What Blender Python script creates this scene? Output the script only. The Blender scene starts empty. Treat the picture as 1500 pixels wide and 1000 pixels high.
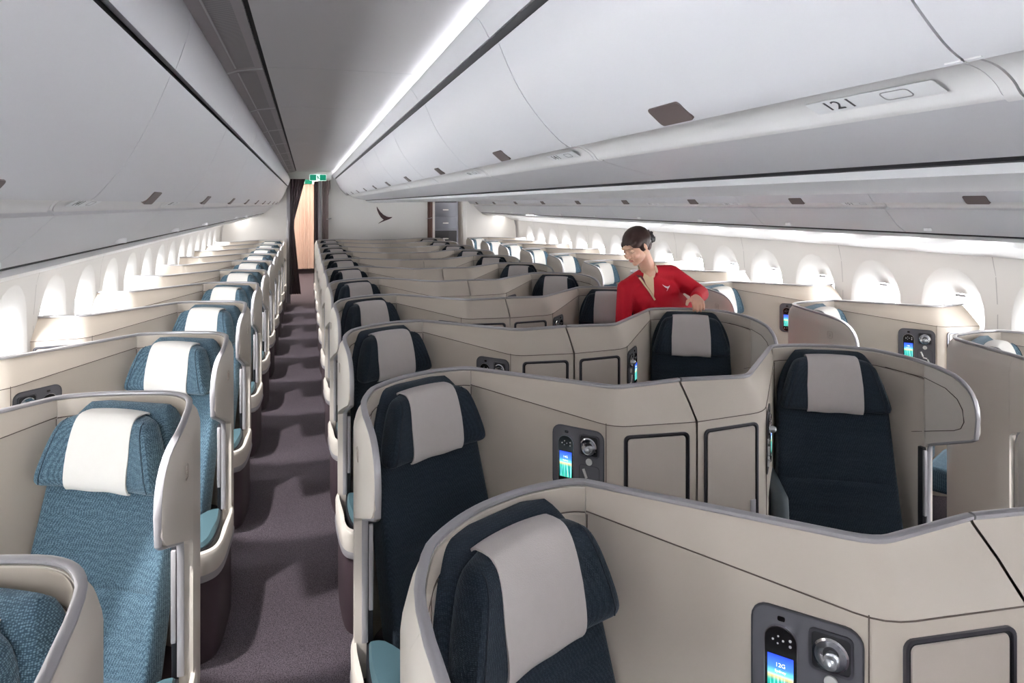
import bpy, bmesh, math, random
from mathutils import Vector, Matrix
random.seed(4)
R = math.radians
scene = bpy.context.scene
COL = scene.collection

# ------------------------------------------------------------------ camera
CAM_H = 1.70
cam_d = bpy.data.cameras.new('camera')
cam_d.sensor_width = 36; cam_d.lens = 24.0
cam_d.shift_y = -201/1500.0
cam_d.clip_start = 0.05; cam_d.clip_end = 200
cam = bpy.data.objects.new('camera', cam_d); COL.objects.link(cam)
cam.location = (0, 0, CAM_H); cam.rotation_euler = (R(90), 0, R(-16.8))
scene.camera = cam
# ------------------------------------------------------------------ world + view
w = bpy.data.worlds.new('World'); scene.world = w; w.use_nodes = True
bg = w.node_tree.nodes['Background']
bg.inputs[0].default_value = (0.93, 0.96, 1.0, 1); bg.inputs[1].default_value = 26.0
scene.view_settings.view_transform = 'Standard'; scene.view_settings.look = 'None'
scene.view_settings.gamma = 1; scene.view_settings.use_curve_mapping = False
scene.view_settings.exposure = 0.88
scene.cycles.use_denoising = True
scene.cycles.max_bounces = 10; scene.cycles.diffuse_bounces = 6
scene.cycles.sample_clamp_indirect = 6

CX = 1.315          # centre line of the cabin
PITCH = 1.147       # seat row pitch
Y1 = 1.476          # back corner of the nearest row
YBACK = 13.28       # bulkhead at the end
NROW = 11
FZ = -.12          # floor level

# ------------------------------------------------------------------ materials
def lin(c): return tuple(((v/255)/12.92 if v/255 <= .04045 else ((v/255+.055)/1.055)**2.4) for v in c)
def mat(name, rgb, rough=.5, metal=0, spec=.5, sheen=0, emit=None, estr=0, coat=0):
    m = bpy.data.materials.new(name); m.use_nodes = True
    b = m.node_tree.nodes['Principled BSDF']
    b.inputs['Base Color'].default_value = (*lin(rgb), 1)
    b.inputs['Roughness'].default_value = rough; b.inputs['Metallic'].default_value = metal
    b.inputs['Specular IOR Level'].default_value = spec
    if sheen:
        b.inputs['Sheen Weight'].default_value = sheen; b.inputs['Sheen Roughness'].default_value = .4
        b.inputs['Sheen Tint'].default_value = (.85, .93, 1, 1)
    if coat: b.inputs['Coat Weight'].default_value = coat
    if emit: b.inputs['Emission Color'].default_value = (*lin(emit), 1); b.inputs['Emission Strength'].default_value = estr
    return m
def nodes(m): return m.node_tree.nodes, m.node_tree.links, m.node_tree.nodes['Principled BSDF']
def noise_var(m, scale, amt, bump=0, bscale=None, detail=3):
    n, l, b = nodes(m)
    tc = n.new('ShaderNodeTexCoord'); nz = n.new('ShaderNodeTexNoise'); nz.inputs['Scale'].default_value = scale; nz.inputs['Detail'].default_value = detail
    l.new(tc.outputs['Object'], nz.inputs['Vector'])
    base = b.inputs['Base Color'].default_value[:]
    mx = n.new('ShaderNodeMix'); mx.data_type = 'RGBA'
    mx.inputs['A'].default_value = tuple(v*(1-amt) for v in base[:3])+(1,)
    mx.inputs['B'].default_value = tuple(min(1, v*(1+amt)) for v in base[:3])+(1,)
    l.new(nz.outputs['Fac'], mx.inputs['Factor']); l.new(mx.outputs['Result'], b.inputs['Base Color'])
    if bump:
        n2 = n.new('ShaderNodeTexNoise'); n2.inputs['Scale'].default_value = bscale; n2.inputs['Detail'].default_value = 2
        l.new(tc.outputs['Object'], n2.inputs['Vector'])
        bp = n.new('ShaderNodeBump'); bp.inputs['Strength'].default_value = bump; bp.inputs['Distance'].default_value = .002
        l.new(n2.outputs['Fac'], bp.inputs['Height']); l.new(bp.outputs['Normal'], b.inputs['Normal'])
    return m
def fabric(name, dark, light, sheen=.35, scale=230):
    m = mat(name, dark, .85, sheen=sheen, spec=.2); n, l, b = nodes(m)
    tc = n.new('ShaderNodeTexCoord'); mp = n.new('ShaderNodeMapping'); l.new(tc.outputs['Object'], mp.inputs['Vector'])
    mp.inputs['Scale'].default_value = (1, 1, 1.5)
    w1 = n.new('ShaderNodeTexVoronoi'); w1.inputs['Scale'].default_value = scale; w1.inputs['Randomness'].default_value = .35
    l.new(mp.outputs['Vector'], w1.inputs['Vector'])
    ramp = n.new('ShaderNodeMapRange'); ramp.inputs['From Min'].default_value = .15; ramp.inputs['From Max'].default_value = .6
    l.new(w1.outputs['Distance'], ramp.inputs['Value'])
    wv = n.new('ShaderNodeTexWave'); wv.wave_type = 'BANDS'; wv.bands_direction = 'Z'; wv.inputs['Scale'].default_value = 16; wv.inputs['Distortion'].default_value = 9; wv.inputs['Detail'].default_value = 1
    l.new(tc.outputs['Object'], wv.inputs['Vector'])
    ad = n.new('ShaderNodeMath'); ad.operation = 'MULTIPLY_ADD'; ad.inputs[1].default_value = .18
    l.new(wv.outputs['Fac'], ad.inputs[0]); l.new(ramp.outputs['Result'], ad.inputs[2])
    mx = n.new('ShaderNodeMix'); mx.data_type = 'RGBA'
    mx.inputs['A'].default_value = (*lin(light), 1); mx.inputs['B'].default_value = (*lin(dark), 1)
    l.new(ad.outputs[0], mx.inputs['Factor']); l.new(mx.outputs['Result'], b.inputs['Base Color'])
    bp = n.new('ShaderNodeBump'); bp.inputs['Strength'].default_value = .5; bp.inputs['Distance'].default_value = .002; bp.invert = True
    l.new(w1.outputs['Distance'], bp.inputs['Height']); l.new(bp.outputs['Normal'], b.inputs['Normal'])
    return m
M = {}
M['shell'] = noise_var(mat('beige_leatherette', (203, 193, 181), .45, spec=.4), 6, .02, .08, 700)
M['shell_out'] = noise_var(mat('pale_shell_paint', (216, 209, 200), .38, spec=.45), 5, .015, .05, 900)
M['door'] = noise_var(mat('taupe_door_skin', (190, 180, 170), .42, spec=.4), 4, .02, .05, 900)
M['rail'] = mat('satin_silver_rail', (178, 176, 180), .32, .35)
M['gun'] = mat('gunmetal_trim', (92, 92, 98), .3, .85)
M['dark'] = mat('dark_plastic', (24, 24, 30), .45)
M['seam'] = mat('stitched_seam', (92, 80, 72), .8)
M['shaded'] = fabric('teal_woven_fabric_shaded', (23, 31, 40), (47, 57, 67), .15)  # centre seats: same teal fabric, shade put into its colour
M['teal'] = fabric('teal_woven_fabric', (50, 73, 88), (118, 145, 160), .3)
M['piping_shaded'] = mat('teal_piping_shaded', (16, 26, 36), .8)  # centre seat piping, darkened for the same shade
M['piping_teal'] = mat('teal_piping', (40, 62, 76), .8)
M['cover_shaded'] = noise_var(mat('white_linen_shaded', (205, 198, 195), .9, spec=.1, sheen=.1), 40, .03, .3, 500)  # centre covers: the white linen with shade put into its base colour
M['cover_white'] = noise_var(mat('white_linen', (226, 224, 220), .9, spec=.1, sheen=.1), 40, .02, .3, 500)
M['pad'] = noise_var(mat('teal_leather', (72, 98, 106), .4), 12, .06, .1, 300)
M['kick'] = mat('aubergine_kick_panel', (70, 56, 62), .55)
M['panel'] = mat('graphite_control_panel', (98, 98, 104), .42, .25)
M['black'] = mat('gloss_black', (10, 10, 13), .12)
M['chrome'] = mat('chrome', (225, 225, 228), .12, 1)
M['lens'] = mat('frosted_lens', (205, 210, 215), .22, .7)
M['white_mark'] = mat('white_print', (235, 235, 235), .5)
M['button'] = mat('white_button', (230, 230, 228), .35)
M['bin'] = mat('bin_white_plastic', (224, 224, 228), .35, spec=.4)
M['bin_rail'] = mat('bin_rail_plastic', (230, 229, 229), .3, spec=.5)
M['ceil'] = mat('ceiling_panel_white', (248, 246, 247), .5)
M['ceil_grey'] = mat('ceiling_vent_grey', (196, 190, 192), .55)
M['joint'] = mat('white_joint_strip', (235, 235, 236), .5)
M['gap'] = mat('black_gap_seal', (22, 22, 26), .6)
M['latch'] = mat('bronze_latch', (112, 100, 98), .4, .3)
M['side'] = mat('sidewall_white', (214, 212, 210), .5)
M['bulk'] = mat('bulkhead_white', (243, 241, 238), .5)
M['logo'] = mat('logo_maroon', (62, 34, 38), .45)
M['glow'] = mat('cove_led', (255, 255, 255), .5, emit=(255, 250, 244), estr=3.2)
M['cove'] = mat('ceiling_cove_led', (255, 255, 255), .5, emit=(248, 249, 255), estr=1.8)
M['sign_white'] = mat('sign_lit_white', (230, 255, 245), .5, emit=(215, 255, 240), estr=.6)
M['sign_green'] = mat('sign_lit_green', (0, 120, 92), .5, emit=(0, 125, 95), estr=.5)
M['curt_dark'] = mat('plum_curtain', (76, 62, 66), .9, sheen=.2)
M['curt_beige'] = mat('beige_curtain', (192, 168, 156), .9, sheen=.2)
M['galley'] = mat('galley_steel', (120, 122, 132), .35, .6)
M['pole'] = mat('grey_metal_post', (176, 174, 178), .35, .6)
M['ink'] = mat('dark_ink', (70, 70, 76), .6)
M['sticker'] = mat('white_sticker', (243, 244, 246), .4)
g = bpy.data.materials.new('window_glass'); g.use_nodes = True
nt = g.node_tree; nt.nodes.clear(); o_ = nt.nodes.new('ShaderNodeOutputMaterial'); gl = nt.nodes.new('ShaderNodeBsdfGlass'); tr = nt.nodes.new('ShaderNodeBsdfTransparent')
gl.inputs['Roughness'].default_value = 0; gl.inputs['IOR'].default_value = 1.02; ms = nt.nodes.new('ShaderNodeMixShader'); ms.inputs[0].default_value = .9
nt.links.new(gl.outputs[0], ms.inputs[1]); nt.links.new(tr.outputs[0], ms.inputs[2]); nt.links.new(ms.outputs[0], o_.inputs[0]); M['glass'] = g
# carpet
cp = mat('plum_grey_carpet', (88, 82, 88), .95, spec=.1); n, l, b = nodes(cp)
tc = n.new('ShaderNodeTexCoord'); nz = n.new('ShaderNodeTexNoise'); nz.inputs['Scale'].default_value = 260; nz.inputs['Detail'].default_value = 4
l.new(tc.outputs['Object'], nz.inputs['Vector']); mx = n.new('ShaderNodeMix'); mx.data_type = 'RGBA'
mx.inputs['A'].default_value = (*lin((56, 49, 55)), 1); mx.inputs['B'].default_value = (*lin((124, 115, 123)), 1)
mr = n.new('ShaderNodeMapRange'); mr.inputs['From Min'].default_value = .35; mr.inputs['From Max'].default_value = .75
l.new(nz.outputs['Fac'], mr.inputs['Value']); l.new(mr.outputs['Result'], mx.inputs['Factor']); l.new(mx.outputs['Result'], b.inputs['Base Color'])
bp = n.new('ShaderNodeBump'); bp.inputs['Strength'].default_value = .7; bp.inputs['Distance'].default_value = .004; l.new(nz.outputs['Fac'], bp.inputs['Height']); l.new(bp.outputs['Normal'], b.inputs['Normal'])
M['carpet'] = cp
# handset screen: blue night sky, lit harbour, streaked reflections (uv)
sm = mat('handset_screen', (10, 10, 20), .2); n, l, b = nodes(sm)
uv = n.new('ShaderNodeTexCoord'); sx = n.new('ShaderNodeSeparateXYZ'); l.new(uv.outputs['UV'], sx.inputs[0])
cr = n.new('ShaderNodeValToRGB'); l.new(sx.outputs['Y'], cr.inputs[0])
el = cr.color_ramp.elements; el[0].position = 0; el[0].color = (*lin((10, 12, 60)), 1); el[1].position = 1; el[1].color = (*lin((40, 70, 235)), 1)
for p_, c_ in ((.22, (20, 60, 140)), (.42, (60, 160, 170)), (.52, (240, 200, 120)), (.60, (110, 220, 240)), (.72, (70, 130, 245))):
    e = el.new(p_); e.color = (*lin(c_), 1)
st = n.new('ShaderNodeTexNoise'); st.inputs['Scale'].default_value = 9; mp = n.new('ShaderNodeMapping'); mp.inputs['Scale'].default_value = (1.4, .12, 1)
l.new(uv.outputs['UV'], mp.inputs[0]); l.new(mp.outputs[0], st.inputs['Vector'])
c2 = n.new('ShaderNodeValToRGB'); l.new(st.outputs['Fac'], c2.inputs[0]); e2 = c2.color_ramp.elements
e2[0].position = .35; e2[0].color = (0, .02, .15, 1); e2[1].position = .7; e2[1].color = (*lin((235, 200, 120)), 1)
e = e2.new(.5); e.color = (*lin((20, 190, 150)), 1); e = e2.new(.6); e.color = (*lin((150, 240, 240)), 1)
gt = n.new('ShaderNodeMapRange'); gt.inputs['From Min'].default_value = .56; gt.inputs['From Max'].default_value = .44; l.new(sx.outputs['Y'], gt.inputs['Value'])
gm = n.new('ShaderNodeMath'); gm.operation = 'MULTIPLY'; gm.inputs[1].default_value = .8; l.new(gt.outputs['Result'], gm.inputs[0])
mm = n.new('ShaderNodeMix'); mm.data_type = 'RGBA'; l.new(gm.outputs[0], mm.inputs['Factor']); l.new(cr.outputs[0], mm.inputs['A']); l.new(c2.outputs[0], mm.inputs['B'])
l.new(mm.outputs['Result'], b.inputs['Emission Color']); b.inputs['Emission Strength'].default_value = 1.0
M['screen'] = sm
def emis(name, rgb, s): return mat(name, rgb, .5, emit=rgb, estr=s)
M['screen_text'] = emis('screen_text_white', (240, 245, 255), 1.0)
# grille (perforated vents): fine ribs
gr = mat('vent_grille', (185, 182, 184), .5); n, l, b = nodes(gr)
tc = n.new('ShaderNodeTexCoord'); wv = n.new('ShaderNodeTexWave'); wv.bands_direction = 'Y'; wv.inputs['Scale'].default_value = 28; l.new(tc.outputs['Object'], wv.inputs['Vector'])
mx = n.new('ShaderNodeMix'); mx.data_type = 'RGBA'; mx.inputs['A'].default_value = (*lin((120, 116, 118)), 1); mx.inputs['B'].default_value = (*lin((205, 202, 204)), 1)
l.new(wv.outputs['Fac'], mx.inputs['Factor']); l.new(mx.outputs['Result'], b.inputs['Base Color']); M['grille'] = gr

# ------------------------------------------------------------------ helpers
def link(o, parent=None):
    COL.objects.link(o)
    if parent: o.parent = parent
    return o
def finish(bm, smooth=True, ang=35):
    bmesh.ops.remove_doubles(bm, verts=bm.verts, dist=1e-6)
    bmesh.ops.recalc_face_normals(bm, faces=bm.faces)
    if smooth:
        for f in bm.faces: f.smooth = True
        for e in bm.edges:
            if len(e.link_faces) == 2 and e.calc_face_angle(0) > R(ang): e.smooth = False
def mesh(name, bm, m, smooth=True, ang=35):
    finish(bm, smooth, ang)
    me = bpy.data.meshes.new(name); bm.to_mesh(me); bm.free()
    for x in (m if isinstance(m, (list, tuple)) else [m]): me.materials.append(x)
    return me
def obj(name, bm, m, parent=None, smooth=True, ang=35):
    return link(bpy.data.objects.new(name, mesh(name, bm, m, smooth, ang)), parent)
def empty(name, loc=(0, 0, 0)):
    o = bpy.data.objects.new(name, None); o.location = loc; o.empty_display_size = .1
    return link(o)
def tag(o, label, cat, group=None):
    o['label'] = label; o['category'] = cat
    if group: o['group'] = group
    return o
def struct(name, bm, m, smooth=True, ang=35):
    o = obj(name, bm, m, None, smooth, ang); o['kind'] = 'structure'; return o
def add_box(bm, x0, x1, y0, y1, z0, z1, bev=0, seg=2):
    t = bmesh.new()
    bmesh.ops.create_cube(t, size=1)
    bmesh.ops.scale(t, vec=(abs(x1-x0), abs(y1-y0), abs(z1-z0)), verts=t.verts)
    bmesh.ops.translate(t, vec=((x0+x1)/2, (y0+y1)/2, (z0+z1)/2), verts=t.verts)
    if bev: bmesh.ops.bevel(t, geom=t.edges[:], offset=bev, segments=seg, affect='EDGES', profile=.5)
    merge(bm, t); return bm
def merge(bm, t, mi=None):
    me = bpy.data.meshes.new('tmp'); t.to_mesh(me); t.free()
    n0 = len(bm.faces); bm.from_mesh(me); bpy.data.meshes.remove(me)
    if mi is not None:
        bm.faces.ensure_lookup_table()
        for f in bm.faces[n0:]: f.material_index = mi
def grid(bm, rows, close_u=False, close_v=False):
    """rows: list of lists of 3D points"""
    vs = [[bm.verts.new(p) for p in r] for r in rows]
    nr, nc = len(vs), len(vs[0])
    for i in range(nr if close_u else nr-1):
        for j in range(nc if close_v else nc-1):
            a, b_, c, d = vs[i][j], vs[(i+1) % nr][j], vs[(i+1) % nr][(j+1) % nc], vs[i][(j+1) % nc]
            try: bm.faces.new((a, b_, c, d))
            except ValueError: pass
    return vs
def tube(bm, pts, r, seg=6, caps=True, up=Vector((0, 0, 1)), rx=None):
    """tube along pts; rx lets the section be flattened: r across 'side', rx along 'up-ish'"""
    pts = [Vector(p) for p in pts]; rings = []
    n = len(pts)
    for i in range(n):
        t = (pts[min(i+1, n-1)]-pts[max(i-1, 0)]).normalized()
        s = t.cross(up)
        if s.length < 1e-3: s = t.cross(Vector((0, 1, 0)))
        s.normalize(); u = s.cross(t)
        rr = r[i] if isinstance(r, (list, tuple)) else r
        ru = rx if rx is not None else rr
        rings.append([pts[i]+s*rr*math.cos(2*math.pi*k/seg)+u*ru*math.sin(2*math.pi*k/seg) for k in range(seg)])
    vs = grid(bm, rings, close_v=True)
    if caps:
        bm.faces.new(vs[0][::-1]); bm.faces.new(vs[-1])
def catmull(pts, n=4):
    out = []
    P_ = [Vector(p) for p in pts]
    for i in range(len(P_)-1):
        p0 = P_[max(i-1, 0)]; p1 = P_[i]; p2 = P_[i+1]; p3 = P_[min(i+2, len(P_)-1)]
        for k in range(n):
            t = k/n
            out.append(.5*((2*p1)+(-p0+p2)*t+(2*p0-5*p1+4*p2-p3)*t*t+(-p0+3*p1-3*p2+p3)*t**3))
    out.append(P_[-1]); return out
def lathe(bm, prof, c=(0, 0, 0), seg=20, axis=None):
    rows = []
    for r, z in prof:
        rows.append([Vector((r*math.cos(2*math.pi*k/seg), r*math.sin(2*math.pi*k/seg), z)) for k in range(seg)])
    t = bmesh.new(); vs = grid(t, rows, close_v=True)
    if axis is not None: bmesh.ops.transform(t, matrix=axis, verts=t.verts)
    bmesh.ops.translate(t, vec=c, verts=t.verts)
    merge(bm, t)
def rrect(wd, ht, r, seg=5, r2=None):
    """rounded rectangle outline, centred, ccw; r2 = bottom radius"""
    r2 = r if r2 is None else r2; pts = []
    for cx, cy, a0, rr in ((1, 1, 0, r), (-1, 1, 90, r), (-1, -1, 180, r2), (1, -1, 270, r2)):
        for k in range(seg+1):
            a = R(a0+90*k/seg)
            pts.append((cx*(wd/2-rr)+rr*math.cos(a), cy*(ht/2-rr)+rr*math.sin(a)))
    return pts
def plate(bm, outline, f, d0, d1, bev=0.0):
    """outline 2D -> solid between depth d0 (back) and d1 (front); f(u,v,d)->3D"""
    cxx = sum(p[0] for p in outline)/len(outline); cyy = sum(p[1] for p in outline)/len(outline)
    def shr(p, e):
        dx, dy = p[0]-cxx, p[1]-cyy; L = math.hypot(dx, dy) or 1
        return (p[0]-dx/L*e, p[1]-dy/L*e)
    rings = [[f(p[0], p[1], d0) for p in outline], [f(p[0], p[1], d1-bev) for p in outline]]
    if bev: rings.append([f(*shr(p, bev), d1) for p in outline])
    vs = grid(bm, rings, close_v=True)
    bm.faces.new(vs[0][::-1]); bm.faces.new(vs[-1])
def ring_plate(bm, out, inn, f, d0, d1):
    vs = grid(bm, [[f(*p, d0) for p in out], [f(*p, d1) for p in out], [f(*p, d1) for p in inn], [f(*p, d0) for p in inn]], close_v=True)
def text_bm(s, size, f, depth=.0004, font_bold=False):
    cu = bpy.data.curves.new('t', 'FONT'); cu.body = s; cu.size = size; cu.align_x = 'CENTER'; cu.align_y = 'CENTER'; cu.extrude = depth/2; cu.resolution_u = 3
    if font_bold: cu.offset = size*.02
    o = bpy.data.objects.new('t', cu); COL.objects.link(o)
    dg = bpy.context.evaluated_depsgraph_get(); me = bpy.data.meshes.new_from_object(o.evaluated_get(dg))
    bm = bmesh.new(); bm.from_mesh(me); bpy.data.objects.remove(o); bpy.data.meshes.remove(me); bpy.data.curves.remove(cu)
    for v in bm.verts: v.co = Vector(f(v.co.x, v.co.y, v.co.z))
    return bm

# ================================================================== THE CABIN
WT = [(2.73, 1.40), (2.765, 1.25), (2.78, 1.06), (2.78, .85), (2.755, .6), (2.69, .3), (2.55, FZ)]
def wall_w(z):
    for (w0, z0), (w1, z1) in zip(WT, WT[1:]):
        if z1 <= z <= z0: return w0+(w1-w0)*(z0-z)/(z0-z1)
    return WT[0][0] if z > WT[0][1] else WT[-1][0]
YA = -1.2
bm = bmesh.new(); add_box(bm, CX-3.0, CX+3.0, YA, 20.6, FZ-.06, FZ); struct('floor', bm, M['carpet'], False)
# side walls with window funnels; one cell per .635 m
CELL = .635; cells = [3.1725+CELL*k for k in range(-7, 16)]          # cell start
def oval(z_c, hy, hz, seg=24, p=2.4, sk=0):
    out = []
    for k in range(seg):
        a = 2*math.pi*k/seg; c_, s_ = math.cos(a), math.sin(a)
        y = hy*math.copysign(abs(c_)**(2/p), c_); z = z_c+hz*math.copysign(abs(s_)**(2/p), s_)
        out.append((y, z))
    return out
for side, nm in ((-1, 'left'), (1, 'right')):
    wallbm = bmesh.new(); wcount = 0
    def WP(y, z, dep=0): return Vector((CX+side*(wall_w(z)+dep), y, z))
    for y0 in cells:
        yc = y0+CELL/2; y1 = min(y0+CELL, YBACK)
        if y0 > YBACK: continue
        if yc+.3 > YBACK:
            grid(wallbm, [[WP(y, z) for z in [1.40, 1.25, 1.06, .85, .6, .3, FZ]] for y in (y0, y1)]); continue
        outer = []; seg = 24; funnel = oval(.96, .235, .32, seg, 2.2)
        # outer ring on the cell border, same angular order
        zt, zb = 1.40, .45
        for (dy, z) in funnel:
            a = math.atan2((z-.925)/.475, dy/(CELL/2)); c_, s_ = math.cos(a), math.sin(a); k = 1/max(abs(c_), abs(s_))
            outer.append((CELL/2*c_*k, .925+.475*s_*k))
        for cy_, cz_ in ((-CELL/2, zt), (CELL/2, zt), (-CELL/2, zb), (CELL/2, zb)):
            j_ = min(range(seg), key=lambda q: (outer[q][0]-cy_)**2+(outer[q][1]-cz_)**2); outer[j_] = (cy_, cz_)
        mid = [((a_[0]+b_[0])/2, (a_[1]+b_[1])/2) for a_, b_ in zip(outer, funnel)]
        vs = grid(wallbm, [[WP(yc+dy, z) for dy, z in outer], [WP(yc+dy, z) for dy, z in mid], [WP(yc+dy, z) for dy, z in funnel]], close_v=True)
        grid(wallbm, [[WP(y, z) for z in (.45, .3, FZ)] for y in (y0, y1)])
        # window: funnel + frame + pane as one window structure with children
        wcount += 1
        f2 = oval(.945, .20, .275, seg, 2.3); f3 = oval(.925, .155, .205, seg, 2.8); f4 = oval(.92, .135, .185, seg, 3)
        fb = bmesh.new()
        grid(fb, [[WP(yc+dy, z) for dy, z in funnel], [WP(yc+dy, z, .022) for dy, z in f2], [WP(yc+dy, z, .085) for dy, z in f3],
                  [WP(yc+dy, z, .095) for dy, z in f4], [WP(yc+dy, z, .13) for dy, z in f4]], close_v=True)
        wn = struct('window_%d' % (wcount if side < 0 else wcount+30), fb, M['side'], True, 60)
        pb = bmesh.new(); pts = [WP(yc+dy, z, .12) for dy, z in f4]; pb.faces.new([pb.verts.new(p) for p in pts])
        obj('window_pane', pb, M['glass'], wn, False)
        hb = bmesh.new()       # pull lip of the blind at the top of the opening
        xh = CX+side*(wall_w(1.1)+.09)
        add_box(hb, xh-.012, xh+.012, yc-.04, yc+.04, 1.082, 1.10, .005, 2)
        obj('blind_handle', hb, M['pole'], wn)
    struct('wall_'+nm, wallbm, M['side'], True, 50)
    # panel joints in the side wall
    k = 0
    for y in [1.9025+1.27*i for i in range(-1, 9)]:
        k += 1
        jb = bmesh.new(); zs = [1.375, 1.25, 1.06, .85, .6, .3]
        grid(jb, [[WP(y-.003, z, -.0012) for z in zs], [WP(y+.003, z, -.0012) for z in zs]])
        struct('trim_%d' % (k if side < 0 else k+20), jb, mat('panel_joint_grey', (176, 174, 174), .6) if k == 1 and side < 0 else bpy.data.materials['panel_joint_grey'], False)

# ------------------------------------------------------------------ ceiling and bins
BJ = [1.89+1.27*k for k in range(-3, 10)]; BJ[-1] = YBACK-.01
def sweep(bm, prof, y0, y1, sgn, cap=True, closed=False):
    a = [Vector((CX+sgn*w_, y0, z)) for w_, z in prof]; b_ = [Vector((CX+sgn*w_, y1, z)) for w_, z in prof]
    vs = grid(bm, [a, b_], close_v=closed)
    if closed and cap: bm.faces.new(vs[0]); bm.faces.new(vs[1][::-1])
def smoothp(p, n=4): return [(v.x, v.y) for v in catmull([(a, b_, 0) for a, b_ in p], n)]
SDOOR = smoothp([(1.640, 2.025), (1.665, 1.96), (1.693, 1.895), (1.737, 1.81), (1.80, 1.725), (1.822, 1.708)])
SRAIL = smoothp([(1.822, 1.708), (1.845, 1.716), (1.875, 1.713), (1.897, 1.70), (1.903, 1.685), (1.897, 1.672)], 3)
SUNDER = smoothp([(1.893, 1.672), (1.93, 1.635), (1.985, 1.58), (2.045, 1.538)])
SFASC = smoothp([(1.648, 2.045), (1.63, 2.10), (1.617, 2.16), (1.64, 2.22), (1.70, 2.26)])
CDOOR = smoothp([(.785, 2.165), (.752, 2.09), (.71, 2.015), (.655, 1.945), (.60, 1.89), (.565, 1.868)])
CRAIL = smoothp([(.565, 1.868), (.545, 1.872), (.515, 1.866), (.492, 1.852), (.480, 1.838), (.470, 1.832)], 3)
CUNDER = smoothp([(.470, 1.833), (.40, 1.814), (.31, 1.793), (.225, 1.776)])
CFASC = smoothp([(.795, 2.185), (.812, 2.215), (.828, 2.238), (.842, 2.25)])
def thick(prof, t):
    """offset the profile by t to its hidden side and close it"""
    out = []
    for i, p in enumerate(prof):
        a = prof[max(i-1, 0)]; b_ = prof[min(i+1, len(prof)-1)]
        dx, dz = b_[0]-a[0], b_[1]-a[1]; L = math.hypot(dx, dz)
        out.append((p[0]+dz/L*t, p[1]-dx/L*t))
    return list(prof)+out[::-1]
BINTXT = {('cl', 1): '12 I', ('sl', 2): '14 I', ('sr', 3): '15 I', ('cl', 2): '14 I', ('sr', 4): '16 I', ('sr', 5): '17 I', ('cl', 3): '15 I', ('sl', 3): '15 I'}
ORD = ['nearest', 'second', 'third', 'fourth', 'fifth', 'sixth', 'seventh', 'eighth', 'ninth', 'tenth', 'eleventh', 'twelfth']
bin_defs = {'sl': (-1, SDOOR, SRAIL, SUNDER, SFASC, -.02, 'left side wall'), 'sr': (1, SDOOR, SRAIL, SUNDER, SFASC, -.02, 'right side wall'),
            'cl': (-1, CDOOR, CRAIL, CUNDER, CFASC, .02, 'centre line facing the left aisle'), 'cr': (1, CDOOR, CRAIL, CUNDER, CFASC, .02, 'centre line facing the right aisle')}
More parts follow.
